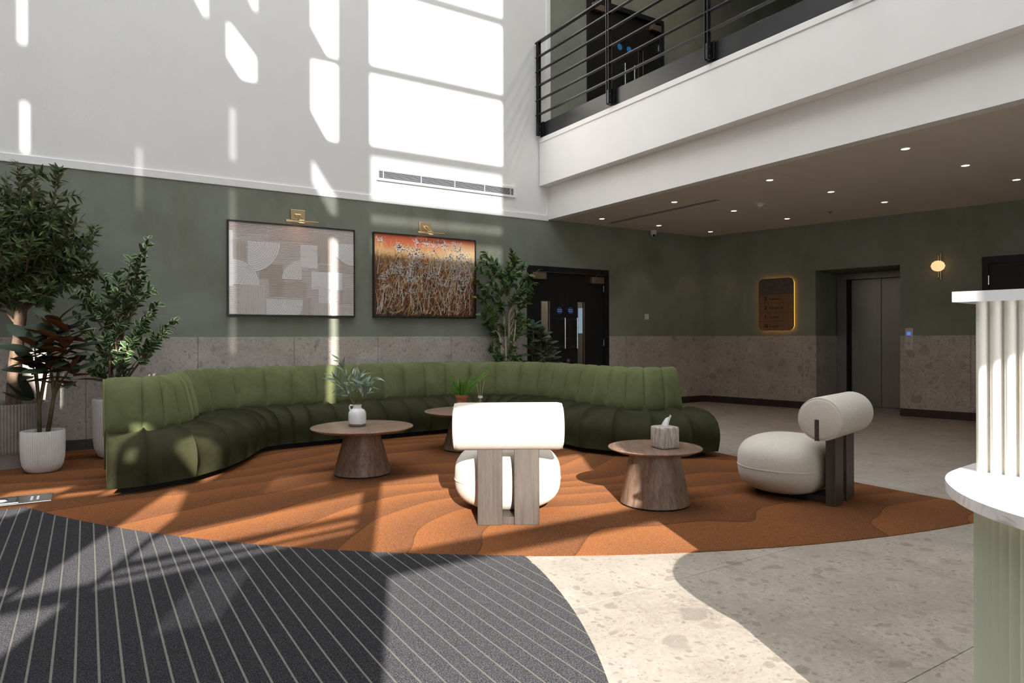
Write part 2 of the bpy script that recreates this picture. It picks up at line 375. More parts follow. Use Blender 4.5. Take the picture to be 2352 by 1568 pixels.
# ceiling under the gallery, lower beam and the projecting fascia with its cap
struct('ceiling', MB().box(5.86, 12, YF, YA+.02, HC, 3.0), CEIL)
struct('trim_3', MB().box(5.82, 5.95, YF, YA-.001, HC-.002, 3.37), TRIMW)
struct('trim_4', MB().box(5.66, 6.2, YF, YA, 3.37, 4.0), TRIMW)
struct('trim_5', MB().rbox(5.648, 6.2, YF, YA, 4.0, 4.07, .004, 1), TRIMW)
struct('floor_gallery', MB().box(5.95, 12, YF, YA, 3.0, 4.06), SKIRT)
struct('ceiling_gallery', MB().box(5.9, 12, YF, YA, 8.6, 8.8), WHITE)
struct('wall_gallery_upper', MB().box(5.9, 6.1, YF, YA, 8.8, RT), WHITE)
struct('wall_gallery_right', MB().box(11.8, 12, YF, YA, 0, 8.8), GREEN)
struct('wall_left', MB().box(XL-.25, XL, YF, YA+.25, 0, RT), speck('dark_unseen_wall', (.16,.12,.10), (.22,.17,.14), 6, .9))  # out of view, coloured dark to cut light bouncing into the lobby
# roof with frame members; its large rooflight is added for ambient light
rf = MB()
X0, X1, Y0, Y1 = -6.2, 5.6, .2, 7.6
rf.box(XL-.25, 6.1, YF-.2, Y0, RT, RT+.25).box(XL-.25, 6.1, Y1, YA+.25, RT, RT+.25).box(XL-.25, X0, Y0, Y1, RT, RT+.25).box(X1, 6.1, Y0, Y1, RT, RT+.25)
for k in range(1, 4): rf.box(X0 + (X1-X0)*k/4 - .05, X0 + (X1-X0)*k/4 + .05, Y0, Y1, RT, RT+.2)
struct('roof', rf, WHITE)
# unseen front wall, its openings cut to the shape of the sun patches
def rect(a0, a1, z0, z1): return [(a0, z0), (a1, z0), (a1, z1), (a0, z1)]
holes = [
    rect(-1.33, 1.1, .1, 2.955), [(-1.42, 3.10), (.43, 3.10), (.43, 3.40), (.33, 3.48), (.36, 3.60), (.50, 3.66), (.62, 4.0), (-1.42, 3.92)],
    rect(-1.645, .315, 9.045, 9.945), rect(-1.645, .315, 10.07, 11.03), rect(-1.645, .315, 11.16, 12.2),
    [(-2.19, 9.03), (-2.075, 9.02), (-2.075, 9.965), (-2.39, 9.965), (-2.39, 9.36)],
    [(-2.19, 10.06), (-2.075, 10.05), (-2.075, 11.06), (-2.39, 11.06), (-2.39, 10.38)],
    rect(-2.165, -2.085, 5.5, 7.78),
    [(-3.04, 9.57), (-3.04, 9.84), (-3.34, 10.19), (-3.34, 9.80), (-3.18, 9.57)],
    [(-3.03, 10.36), (-3.03, 10.9), (-3.3, 10.9)], [(-3.56, 10.16), (-3.56, 10.7), (-3.85, 10.7)],
    rect(-5.255, -5.21, 9.5, 10.4), rect(-5.235, -5.19, 8.43, 8.93),
    [(-5.3, 6.45), (-5.0, 5.88), (-4.92, 5.9), (-4.92, 6.5)], rect(-4.2, -3.98, 6.0, 6.18),
    rect(-3.08, -2.80, 2.3, 3.17),
    [(-2.76, 3.225), (-1.55, 3.335), (-1.55, 3.375), (-2.76, 3.275)],
    [(-2.76, 3.30), (-1.55, 3.41), (-1.55, 3.47), (-2.76, 3.345)],
    [(-2.76, 3.40), (-1.55, 3.53), (-1.55, 3.80), (-2.76, 3.60)],
    [(-3.42, 3.27), (-3.14, 3.29), (-3.14, 3.34), (-3.42, 3.31)],
    [(-3.10, 3.25), (-2.80, 3.28), (-2.80, 3.80), (-2.96, 4.16), (-3.10, 4.22)],
    [(-3.12, 4.58), (-2.93, 4.29), (-2.88, 4.31), (-2.86, 4.62), (-2.95, 4.72), (-3.12, 4.67)], rect(-3.41, -3.345, 4.46, 4.58),
    rect(-4.35, -3.92, 4.08, 4.22), rect(-4.35, -3.95, 4.38, 4.50), rect(-3.9, -3.62, 4.30, 4.36), rect(-3.60, -3.475, 4.25, 4.98), rect(-3.82, -3.7, 4.6, 4.75),
]
weak = [rect(-1.645, .315, 8.33, 8.905), rect(-1.645, .315, 8.03, 8.16), rect(-1.645, .315, 7.62, 7.87),
        [(-2.16, 8.10), (-2.08, 8.09), (-2.08, 8.30), (-2.39, 8.76), (-2.39, 8.5)],
        rect(-3.32, -3.26, 8.62, 9.22), rect(-3.32, -3.26, 6.4, 8.28), rect(-4.245, -4.2, 7.96, 8.63), rect(-4.245, -4.2, 7.15, 7.45),
        rect(-2.35, -1.85, 3.98, 4.25), rect(-2.3, -2.05, 2.9, 3.2)]
fill_panes = [rect(1.22, 2.75, .1, 2.955), rect(2.83, 4.36, .1, 2.955), rect(4.44, 5.97, .1, 2.955)]
def pierced(holes, outer, y, t):
    loops = [[Vector((a, z, 0)) for a, z in outer]] + [[Vector((a, z, 0)) for a, z in h] for h in holes]
    flat = [p for l in loops for p in l]; n = len(flat)
    tris = geometry.tessellate_polygon(loops)
    mb = MB(); vs = [(p.x, y, p.y) for p in flat] + [(p.x, y - t, p.y) for p in flat]
    fs = [tuple(tr) for tr in tris] + [tuple(i + n for i in reversed(tr)) for tr in tris]
    k = 0
    for l in loops:
        m = len(l)
        for i in range(m): fs.append((k+i, k+(i+1) % m, n+k+(i+1) % m, n+k+i))
        k += m
    return mb.add(vs, fs)
struct('sun_mask_wall', pierced(holes + weak + fill_panes, rect(XL, 12, -.05, RT), YF, .03), speck('grey_mask_wall', (.22,.22,.22), (.27,.27,.27), 3, .6))
for i, h in enumerate(weak):
    struct('added_pane_%d' % (i+1), MB().add([(a, YF-.012, z) for a, z in h], [tuple(range(len(h)))]), DIMGL2 if i in (0, 3) else DIMGL)  # unseen tinted panes added to dim these patches of sun

for i, h in enumerate(fill_panes):
    struct('added_pane_%d' % (i+11), MB().box(h[0][0], h[1][0], YF-.02, YF-.012, h[0][1], h[2][1]), FILLP)  # unseen translucent panes added to spread fill light into the room
struct('ground_outside', MB().box(-30, 30, -40, YF-.05, -.25, -.1), speck('paving', (.20,.19,.18), (.26,.25,.24), 3, .9))

# ------------------------------------------------------------------ floor: stone tiles, dune carpet, entrance mat
CC, CRAD = (5.367, 8.176), 6.27
MC, MRAD = (-2.045, 3.766), 4.063
floor = struct('floor', MB().box(XL, 12, YF, YA+.2, -.2, -.004), GROUT)
TS = 1.0755
for i in range(-5, 10):
    for j in range(-4, 7):
        x0 = 1.98 + (i-1)*TS; y0 = 1.18 + (j)*TS
        x1, y1 = x0 + TS, min(y0 + TS, YA)
        if y0 > YA - .05 or x0 > 10.2 or y0 < YF - 1: continue
        if x1 < 5.0 and all(math.hypot(a-CC[0], b-CC[1]) < CRAD - .02 for a in (x0, x1) for b in (y0, y1)): continue
        if x1 < .9 and y1 < 5.5 and x1 < 0.8: continue
        obj('tile', MB().rbox(x0+.0012, x1-.0012, max(y0, YF)+.0012, y1-.0012, -.012, 0, .001, 1), STONE_F, floor)
# carpet: bounded by the big arc in front, the wall behind and a near-straight edge on the right
XR = 5.09
pts = []
a0 = math.atan2(5.6 - CC[1], -math.sqrt(CRAD**2 - (5.6-CC[1])**2)); yR = CC[1] - math.sqrt(CRAD**2 - (XR-CC[0])**2)
a1 = math.atan2(yR - CC[1], XR - CC[0])
if a0 > 0: a0 -= 2*PI
for k in range(61):
    a = a0 + (a1 - a0) * k / 60; pts.append((CC[0] + CRAD*math.cos(a), CC[1] + CRAD*math.sin(a)))
pts += [(5.07, 2.7), (5.08, 3.1), (5.15, 3.7), (5.22, 4.2), (5.25, 4.8), (5.3, YA), (XL, YA), (XL, 5.66)]
cp = obj('dune_carpet', MB().prism(pts, -.003, .004), CARPET)
tag(cp, 'orange carpet with dune-like wavy bands under the sofa and tables', 'carpet')
# mat: grey backing with dark pile strips 70 mm apart, running towards the sofa
def mat_y(x):
    d = x - CC[0]; s_ = CRAD**2 - d*d
    top = min(5.60 + .05*(-.36-x) if x < -.3 else 99, CC[1] - math.sqrt(s_) if s_ > 0 else 99)
    bot = YF + .05
    return bot, top
def mat_strip(x0, x1):
    up = []; lo = []
    for k in range(7):
        x = x0 + (x1-x0)*k/6; b, t_ = mat_y(x)
        dx = x - MC[0]
        if dx >= MRAD: continue
        h = math.sqrt(MRAD**2 - dx*dx); t_ = min(t_, MC[1] + h); b = max(b, MC[1] - h) if x > -1 else b
        if t_ - b < .01: continue
        up.append((x, t_)); lo.append((x, b))
    return lo + up[::-1] if len(up) > 1 else None
mat = thing('entrance_mat', 'charcoal entrance mat with thin pale stripes and a curved right edge', 'mat', (0,0,0))
bk = []
n = 80
xe = 2.0
poly = mat_strip(-2.6, xe - .001)
up = []; lo = []
for k in range(121):
    x = -2.6 + 4.615*k/120
    q = mat_strip(x - .0005, x + .0005)
    if q: up.append((x, q[-1][1])); lo.append((x, q[0][1]))
obj('backing', MB().prism(lo + up[::-1], -.003, .0032), MATL, mat, label='pale grey lines between the dark strips')
x = -2.6
PITCH = .0692
while x < 2.02:
    q = mat_strip(x + .0085, min(x + PITCH, 2.017))
    if q: obj('pile_strip', MB().prism(q, .0025, .0050), MATP, mat)
    x += PITCH

# ------------------------------------------------------------------ doors
def lettering(name, txt, size, M, parent, mat=INK, bold=0., align='LEFT'):
    c = bpy.data.curves.new(name, 'FONT'); c.body = txt; c.size = size; c.align_x = align; c.align_y = 'CENTER'; c.offset = bold; c.extrude = .0006
    c.materials.append(mat)
    tmp = bpy.data.objects.new(name, c); COL.objects.link(tmp)
    bpy.context.view_layer.update()
    me = bpy.data.meshes.new_from_object(tmp.evaluated_get(bpy.context.evaluated_depsgraph_get()))
    bpy.data.objects.remove(tmp); me.transform(M)
    if not me.materials: me.materials.append(mat)
    return obj(name, me, mat, parent)
FACE_A = Matrix(((1,0,0,0),(0,0,-1,0),(0,1,0,0),(0,0,0,1)))    # lettering standing on a wall facing -Y
def double_door(name, x0, x1, z0, ztop, leafx, vis, hz, signs, closers, hinges, mats, dark, sign_txt):
    d = sroot(name, (0, YA, z0))
    L = lambda mb: mb.shift((0, 0, 0))
    obj('door_frame', MB().box(x0, leafx[0], -.02, .2, 0, ztop).box(leafx[2], x1, -.02, .2, 0, ztop).box(leafx[0], leafx[2], -.02, .2, ztop-.075, ztop), BLACK, d)
    for k in (0, 1):
        a, b = leafx[k] + .003, leafx[k+1] - .003; v0, v1 = vis[k]; zt = ztop - .08
        zb, zv = .55, hz[2]
        mb = MB().box(a, v0, .03, .075, .005, zt).box(v1, b, .03, .075, .005, zt).box(v0, v1, .03, .075, .005, zb).box(v0, v1, .03, .075, zv, zt)
        lf = obj('door_leaf', mb, BLACK, d)
        obj('vision_pane', MB().box(v0, v1, .05, .056, zb, zv), GLASS, lf)
        obj('beading', MB().box(v1-.012, v1, .022, .034, zb, zv).box(v0, v0+.008, .022, .034, zb, zv), BRONZE, lf)
        hx = signs[k][0] + signs[k][2]
        obj('pull_handle', MB().tube([(hx, .03, hz[0]), (hx, -.05, hz[0])], .009, 8).tube([(hx, .03, hz[1]), (hx, -.05, hz[1])], .009, 8).tube([(hx, -.05, hz[0]-.02), (hx, -.05, hz[1]+.02)], .0125, 10), CHROME, lf, 40)
        sx, sz = signs[k][0], signs[k][1]
        obj('door_sign', MB().disc((sx, .03, sz), .05, (0,-1,0), .003), mats, lf)
        if sign_txt:
            for tx, dz in (('Fire door', .014), ('keep shut', -.014)):
                lettering('lettering', tx, .021, Matrix.Translation((sx, .025, sz+dz)) @ FACE_A, lf, PLASTIC, .0004, 'CENTER')
        if k < len(closers):
            c0, c1, cz = closers[k]
            obj('door_closer', MB().rbox(c0, c1, -.04, .03, cz-.05, cz+.05, .006), BRONZE, lf)
            obj('closer_arm', MB().tube([(c0+.06, -.03, cz+.055), (c0+.08, -.09, cz+.085), (c1-.02, .0, cz+.10)], .008, 6), CHROME, lf)
    for hx, hz_ in hinges: obj('hinge', MB().tube([(hx, .02, hz_-.05), (hx, .02, hz_+.05)], .009, 8), CHROME, d)
    return d
d1 = double_door('door_1', 5.43, 6.98, 0, 2.19, (5.50, 6.155, 6.90), ((5.70, 5.86), (6.385, 6.52)), (.985, 1.41, 1.675),
                 ((6.045, 1.54, .045), (6.251, 1.542, .07)), ((5.52, 5.76, 2.045), (6.63, 6.87, 2.02)), ((6.905, 1.90), (6.905, 1.05)), BLUE, 1, True)
obj('lock_rose', MB().disc((6.207, .03, .78), .026, (0,-1,0), .008), STEEL, d1)
d4 = double_door('door_4', 6.555, 8.2, 4.07, 2.36, (6.62, 7.37, 8.12), ((6.98, 7.09), (7.66, 7.77)), (1.02, 1.44, 1.78),
                 ((7.26, 1.735, .045), (7.46, 1.735, .045)), ((6.64, 6.9, 2.22), (7.9, 8.12, 2.20)), ((6.63, 1.98), (6.63, 1.25), (8.11, 1.9)), BLUE2, 1, False)
# dim lobbies behind the doors
struct('wall_lobby', MB().box(5.2, 5.43, YA+.25, 10.5, 0, 2.4).box(6.98, 7.2, YA+.25, 10.5, 0, 2.4).box(5.2, 7.2, 10.5, 10.6, 0, 2.4).box(5.2, 7.2, YA+.25, 10.6, 2.3, 2.4).box(5.2, 7.2, YA+.2, 10.6, -.1, 0), speck('dim_lobby', (.42,.37,.33), (.48,.43,.38), 2, .8))
struct('added_pane_20', MB().box(6.972, 6.979, 8.69, 8.93, 1.2, 1.62), emit('added_lobby_glow', (.62,.78,.95), .7))  # glowing pane added to stand for daylight beyond the door glass
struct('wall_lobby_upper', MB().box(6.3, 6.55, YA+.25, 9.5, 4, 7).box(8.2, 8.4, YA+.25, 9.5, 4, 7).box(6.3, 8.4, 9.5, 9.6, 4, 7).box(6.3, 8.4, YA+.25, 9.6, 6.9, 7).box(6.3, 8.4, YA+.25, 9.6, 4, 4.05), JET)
# lift
lift = sroot('door_2')
obj('lift_frame', MB().rbox(1.925, 2.075, D-.07, D+.06, 0, 2.06, .003, 1).rbox(3.03, 3.089, D-.07, D+.06, 0, 2.06, .003, 1).xf(MBW), LIFTM, lift)
obj('header_plate', MB().rbox(1.925, 3.089, D-.09, D+.06, 2.06, 2.16, .003, 1).xf(MBW), LIFTM, lift)
obj('shadow_gap', MB().box(2.075, 2.13, D+.02, D+.06, 0, 2.06).box(2.572, 2.580, D+.04, D+.06, 0, 2.06).xf(MBW), JET, lift)
obj('door_panel', MB().rbox(2.13, 2.573, D, D+.04, .01, 2.055, .003, 1).xf(MBW), LIFTM, lift)
obj('door_panel', MB().rbox(2.579, 3.03, D-.012, D+.03, .01, 2.055, .003, 1).xf(MBW), LIFTM, lift)
obj('sill', MB().box(1.925, 3.089, D-.12, D+.06, -.004, .006).xf(MBW), STEEL, lift)
# black door at the right-hand end of the lift wall
d3 = sroot('door_3')
obj('door_frame', MB().box(4.07, 4.137, -.012, .2, 0, 2.19).box(5.083, 5.15, -.012, .2, 0, 2.19).box(4.137, 5.083, -.012, .2, 2.1, 2.19).xf(MBW), BLACK, d3)
obj('door_leaf', MB().rbox(4.14, 5.08, .02, .065, .006, 2.095, .002, 1).xf(MBW), BLACK, d3)
for hz in (1.88, .35): obj('hinge', MB().tube([(4.135, .008, hz-.06), (4.135, .008, hz+.06)], .011, 8).xf(MBW), CHROME, d3)

# ------------------------------------------------------------------ gallery railing
rl = thing('balcony_railing', 'black steel railing of flat bars along the white gallery edge', 'railing', (5.6, 2.7, 4.07))
P = (5.6, 2.7, 4.07)
def loc(mb, p=P): return mb.shift((-p[0], -p[1], -p[2]))
obj('kick_plate', loc(MB().rbox(5.665, 5.677, YF+.05, 8.13, 4.071, 4.285, .002, 1)), BLACKM, rl)
ry = [8.08, 6.52, 4.92, 3.32, 1.72, .12, -1.48, -2.9]
for k in range(6):
    z = 4.39 + .212*k; t_ = .0085 if k < 5 else .011; hw = .022 if k < 5 else .03
    obj('rail_bar' if k < 5 else 'handrail', loc(MB().rbox(5.60-hw, 5.60+hw, YF+.02, 8.135, z-t_, z+t_, .002, 1)), BLACKM, rl)
for y in ry:
    ps = obj('post', loc(MB().rbox(5.573, 5.627, y-.026, y-.014, 4.09, 5.455, .002, 1).rbox(5.573, 5.627, y+.014, y+.026, 4.09, 5.455, .002, 1)), BLACKM, rl)
    obj('fixing_bracket', loc(MB().rbox(5.58, 5.666, y-.013, y+.013, 4.10, 4.27, .002, 1).rbox(5.64, 5.664, y-.055, y+.055, 4.10, 4.29, .002, 1)), BLACKM, ps)
    obj('bolt', loc(MB().disc((5.60, y-.026, 4.22), .008, (0,-1,0), .006, 8).disc((5.60, y-.026, 4.13), .008, (0,-1,0), .006, 8)), CHROME, ps)

# ------------------------------------------------------------------ wall grille, ceiling fittings
vt = thing('air_grille', 'long white air grille set high in the white wall', 'grille', (4.18, YA, 3.225))
obj('frame', MB().rbox(-1.05, 1.05, -.012, .01, .05, .085, .002, 1).rbox(-1.05, 1.05, -.012, .01, -.075, -.045, .002, 1).rbox(-1.05, -1.02, -.012, .01, -.05, .055, .002, 1).rbox(1.02, 1.05, -.012, .01, -.05, .055, .002, 1), TRIMW, vt)
obj('backing', MB().box(-1.02, 1.02, .0, .01, -.05, .055), speck('grille_shadow', (.012,.016,.024), (.018,.022,.03), 5, .6), vt)
for k in range(7): obj('slat', MB().box(-1.02, 1.02, -.006, .002, -.04+.014*k-.0014, -.04+.014*k+.0014), TRIMW, vt)
for k in (-.96, -.43, .07, .54, .97): obj('divider', MB().box(k-.004, k+.004, -.011, .002, -.05, .055), TRIMW, vt)
dl = None
for ri, X in enumerate((6.45, 7.61, 8.795)):
    for ci, Y in enumerate((7.67, 6.22, 4.78, 3.31)):
        lab = 'round recessed downlight, %s from the back wall, row %s' % (('first', 'second', 'third', 'fourth')[ci], ('beside the white beam', 'midway across brown ceiling', 'nearest the lift wall')[ri])
        if dl is None:
            dl = o = thing('downlight', lab, 'downlight', (X, Y, HC), 0, 'recessed ceiling downlights')
            obj('rim', MB().lathe([(.036, 0), (.048, 0), (.048, -.004), (.036, -.004)], 24, cap=False), TRIMW, o, 40)
            obj('lens', MB().disc((0, 0, -.0015), .036, (0,0,-1), .001), LAMP, o)
            sl_ = bpy.data.lights.new('downlight_bulb', 'SPOT'); sl_.energy = 7; sl_.spot_size = R(84); sl_.spot_blend = .7; sl_.shadow_soft_size = .03; sl_.color = (1, .72, .48)
            so_ = bpy.data.objects.new('downlight_bulb', sl_); COL.objects.link(so_); so_.parent = o; so_.location = (0, 0, -.03)
        else:
            o = copy_tree(dl); o.location = (X, Y, HC); o['label'] = lab
sd = thing('smoke_detector', 'white round smoke detector on the brown lobby ceiling', 'detector', (7.48, 5.70, HC))
obj('base', MB().lathe([(.06, 0), (.06, -.015), (.052, -.02)], 24), PLASTIC, sd, 40)
obj('sensor', MB().lathe([(.05, -.02), (.048, -.04), (.03, -.058), (0, -.06)], 24), PLASTIC, sd, 40)
obj('vent_slot', MB().lathe([(.0405, -.043), (.0405, -.052)], 24, cap=False), JET, sd)
sp = thing('sprinkler', 'tiny dark sprinkler head in the brown lobby ceiling', 'sprinkler', (8.825, 5.55, HC))
obj('rose', MB().lathe([(.028, 0), (.026, -.006), (.012, -.008), (.012, -.025), (.018, -.028), (0, -.03)], 16), BRONZE, sp, 40)
sv = thing('slot_diffuser', 'narrow linear air slot in the brown ceiling beside the white beam', 'vent', (6.8, 6.84, HC))
obj('frame', MB().box(-.075, -.05, -1.06, 1.06, -.006, 0).box(.05, .075, -1.06, 1.06, -.006, 0).box(-.05, .05, -1.06, -1.04, -.006, 0).box(-.05, .05, 1.04, 1.06, -.006, 0), CEIL, sv)
obj('slot', MB().box(-.05, .05, -1.04, 1.04, -.003, -.0005), speck('slot_shadow', (.10,.085,.075), (.12,.10,.09), 5, .7), sv)
obj('blade', MB().box(-.004, .004, -1.04, 1.04, -.006, 0), CEIL, sv)
cm = thing('security_camera', 'small white dome camera at the top of the dark green wall', 'camera', (7.90, 8.09, HC))
obj('housing', MB().lathe([(.055, 0), (.055, -.03), (.05, -.045), (.05, -.06)], 24), PLASTIC, cm, 40)
obj('eyeball', MB().lathe([(.001,.045), (.03,.034), (.045, 0), (.03, -.034), (.0, -.045)], 20, (0, 0, -.065)), PLASTIC, cm, 60)
obj('lens', MB().disc((-.02, -.034, -.085), .02, (-.4,-.8,-.5), .012), JET, cm)
sw = thing('wall_switch', 'small square white switch plate on the dark green wall', 'switch', (7.80, YA, 1.47))
obj('plate', MB().rbox(-.045, .045, -.01, .0, -.045, .045, .003), PLASTIC, sw)
obj('rocker', MB().rbox(-.012, .012, -.014, -.008, -.02, .02, .002), PLASTIC, sw)

# ------------------------------------------------------------------ wall sign, sconce and lift call panel on the angled wall
def wallB(s_, z, o=0.): return MBW @ Vector((s_, -o, z))
RB = math.atan2(tb.y, tb.x)
sg = thing('floor_directory', 'backlit wooden building directory with dark header on the green wall', 'sign', wallB(1.31, 1.655), RB)
def rrect(w_, h, r, n=8, zc=0, lo=None, hi=None):
    p = []
    for cx, cz, a in ((w_-r, h-r, 0), (-w_+r, h-r, 90), (-w_+r, -h+r, 180), (w_-r, -h+r, 270)):
        for k in range(n+1): p.append((cx + r*math.cos(R(a + 90*k/n)), cz + r*math.sin(R(a + 90*k/n))))
    return p
def clip(p, z0, z1):
    for z, sgn in ((z0, 1), (z1, -1)):
        q = []
        for i in range(len(p)):
            a, b = p[i], p[(i+1) % len(p)]; ia, ib = (a[1]-z)*sgn >= 0, (b[1]-z)*sgn >= 0
            if ia: q.append(a)
            if ia != ib: k = (z-a[1])/(b[1]-a[1]); q.append((a[0]+(b[0]-a[0])*k, z))
        p = q
    return p
MV = Matrix(((1,0,0,0),(0,0,-1,0),(0,1,0,0),(0,0,0,1)))     # prism height -> out of the wall
shape = rrect(.287, .423, .085)
obj('back_tray', MB().prism(rrect(.25, .385, .075), .0, .008).xf(MV), JET, sg)
obj('light_strip', MB().prism(rrect(.281, .417, .084), .008, .044).xf(MV), HALO, sg, label='glowing amber edge strip')
obj('glow_stop', MB().prism(rrect(.2855, .4215, .085), .043, .0449).xf(MV), JET, sg)  # black sheet added to stop the glow showing between the planks
zs = [.423, .17, .022, -.126, -.272, -.423]
for k in range(5):
    p = clip(shape, zs[k+1] + .002, zs[k] - .002 if k else .5)
    obj('header_panel' if k == 0 else 'name_plank', MB().prism(p, .045, .060 if k else .062).xf(MV), SLATEP if k == 0 else SIGNW, sg)
FS = Matrix(((1,0,0,0),(0,0,-1,-.0605),(0,1,0,0),(0,0,0,1)))
def sgt(t_, x_, z_, s_, b_=0., al='LEFT'): lettering('lettering', t_, s_, Matrix.Translation((x_, 0, z_)) @ FS, sg, INK, b_, al)
sgt('2', -.01, .348, .085, .004, 'CENTER'); sgt('City', .045, .262, .092, .003, 'RIGHT'); sgt('West', .048, .262, .092, -.001)
for z_, a_, b_ in ((.095, '3', 'Available'), (-.05, '2', 'Sedgwick UK'), (-.198, '1', 'Available'), (-.345, 'G', 'Common')):
    sgt(a_, -.19, z_, .078, .003); sgt(b_, -.11, z_ - .006, .043, .0008)
sc = thing('wall_sconce', 'glowing round wall lamp on a slim vertical brass rod', 'lamp', wallB(3.585, 2.10), RB)
obj('rod', MB().tube([(.012, -.03, -.18), (.012, -.03, .18)], .011, 10).tube([(-.014, -.03, -.15), (-.014, -.03, .15)], .006, 8), BRASS, sc, 40)
obj('mount', MB().tube([(0, 0, 0), (0, -.05, 0)], .03, 16).tube([(.012, 0, .17), (.012, -.03, .17)], .008, 8).tube([(.012, 0, -.17), (.012, -.03, -.17)], .008, 8), BRASS, sc, 40)
obj('globe', MB().lathe([(.0001, -.075), (.04, -.066), (.07, -.043), (.086, 0), (.07, .043), (.04, .066), (.0001, .075)], 24, (0, -.115, 0)), GLOBE, sc, 80)
cpn = thing('call_panel', 'steel lift call panel with blue display beside the lift', 'panel', wallB(3.205, 1.10), RB)
obj('plate', MB().rbox(-.05, .05, -.022, -.012, -.155, .155, .003), speck('satin_steel', (.50,.46,.42), (.58,.54,.5), 5, .45, .25, stretch=(40,40,1)), cpn)
obj('display', MB().box(-.026, .026, -.0235, -.021, .052, .10), SCREEN, cpn)
obj('button', MB().disc((0, -.022, -.065), .02, (0,-1,0), .006), CHROME, cpn)
obj('backbox', MB().box(-.045, .045, -.014, 0, -.15, .15), JET, cpn)

# ------------------------------------------------------------------ pictures and picture lights
def m_abstract(name, c1, c2, comb):
    t = NT(name); p = t.pos(kind='object'); sx = t.n('ShaderNodeSeparateXYZ'); t.lk(p, sx.inputs[0])
    smear = t.noise(t.pos((1,1,10) if comb != 'v' else (10,1,1), kind='object'), 5, 5, .7); blot = t.noise(p, 6, 4, .65)
    col = t.mix(t.range(blot, .35, .65), c1, c2)
    col = t.mix(t.range(smear, .55, .78, 0, .6), col, (.37,.285,.235))
    if comb:
        ax_ = t.math('ADD', sx.outputs[0 if comb == 'v' else 2], t.math('MULTIPLY', t.noise(t.pos((1,1,.15) if comb == 'v' else (.15,1,1), kind='object'), 14, 2), .012))
        st = t.math('SINE', t.math('MULTIPLY', ax_, 400))
        col = t.mix(t.math('MULTIPLY', t.range(st, 0, 1), t.range(blot, .3, .6, .2, .75)), col, (.30,.22,.175)); t.bump(st, .004, .35)
    t.set(col, .6, spec=.3); return t.m
def m_meadow():
    t = NT('meadow_painting_ground'); p = t.pos(kind='object'); sx = t.n('ShaderNodeSeparateXYZ'); t.lk(p, sx.inputs[0]); X, Z = sx.outputs[0], sx.outputs[2]
    n1 = t.noise(t.pos((3,1,1.1), (0, .35, 0), 'object'), 3, 5, .7, 1.2)
    zz = t.math('ADD', t.math('ADD', Z, t.math('MULTIPLY', X, .05)), t.math('MULTIPLY', t.math('SUBTRACT', n1, .5), .32))
    c = t.ramp(t.range(zz, -.54, .54), [(0, (.022,.014,.011)), (.3, (.06,.024,.012)), (.5, (.075,.034,.017)), (.66, (.19,.095,.035)), (.78, (.55,.33,.14)), (.88, (.46,.10,.045)), (1, (.36,.070,.040))])
    g = t.noise(t.pos((9,1,1.2), (0, .5, 0), 'object'), 7, 4, .75, .8)
    c = t.mix(t.range(g, .45, .75, 0, .6), c, (.30,.15,.055)); c = t.mix(t.range(g, .25, .42, .6, 0), c, (.02,.015,.014))
    glow = t.math('MULTIPLY', t.range(X, -.1, .5), t.math('MULTIPLY', t.range(Z, .1, .3), t.range(Z, .50, .36)))
    c = t.mix(t.math('MULTIPLY', glow, .75), c, (.85,.66,.36))
    t.set(c, .45, spec=.35); return t.m
def picture(name, label, cx, cz, w_, h, canvas, grp):
    o = thing(name, label, 'painting', (cx, YA, cz), 0, grp); a, b = w_/2, h/2; f = .016
    obj('frame', MB().box(-a, a, -.045, 0, b-f, b).box(-a, a, -.045, 0, -b, -b+f).box(-a, -a+f, -.045, 0, -b+f, b-f).box(a-f, a, -.045, 0, -b+f, b-f), BLACK, o)
    obj('canvas', MB().box(-a+f, a-f, -.036, -.004, -b+f, b-f), canvas, o); return o
PB = m_abstract('beige_ground', (.56,.515,.495), (.64,.605,.595), 'h')
pa = picture('framed_painting', 'pale beige abstract painting of combed blocks in a black frame', 2.086, 1.938, 1.485, 1.085, PB, 'framed paintings on the green wall')
BL = {'v': m_abstract('combed_down', (.52,.455,.42), (.60,.55,.52), 'v'), 'V': m_abstract('combed_down_pale', (.62,.585,.57), (.67,.645,.635), 'v'),
      'h': m_abstract('combed_across', (.50,.43,.395), (.58,.525,.495), 'h'), 'w': m_abstract('white_paint_block', (.70,.68,.68), (.74,.725,.73), None), 'b': m_abstract('brown_smear', (.44,.36,.315), (.54,.475,.44), 'h')}
def uv_(u, v): return -.7265 + 1.453*u, .5265 - 1.053*v
for i, (u0, v0, u1, v1, m_) in enumerate([(.0,.0,.29,.11,'h'),(.30,.02,.66,.17,'h'),(.03,.2,.13,.42,'v'),(.66,.05,.84,.40,'v'),(.23,.44,.41,.60,'b'),(.55,.2,.69,.46,'w'),(.30,.56,.42,.80,'b'),(.08,.68,.27,1.,'V'),(.57,.80,.64,1.,'v'),(.88,.70,1.,.86,'v'),(.64,.50,.90,.70,'w'),(.66,.86,.86,1.,'V'),(.87,.28,1.,.50,'h'),(.42,.62,.60,.80,'h'),(.0,.1,.03,.7,'w'),(.70,.42,.84,.5,'h')]):
    x0_, z1_ = uv_(u0, v0); x1_, z0_ = uv_(u1, v1)
    obj('paint_block', MB().box(x0_, x1_, -.0364 - .00006*i, -.036, z0_, z1_), BL[m_], pa)
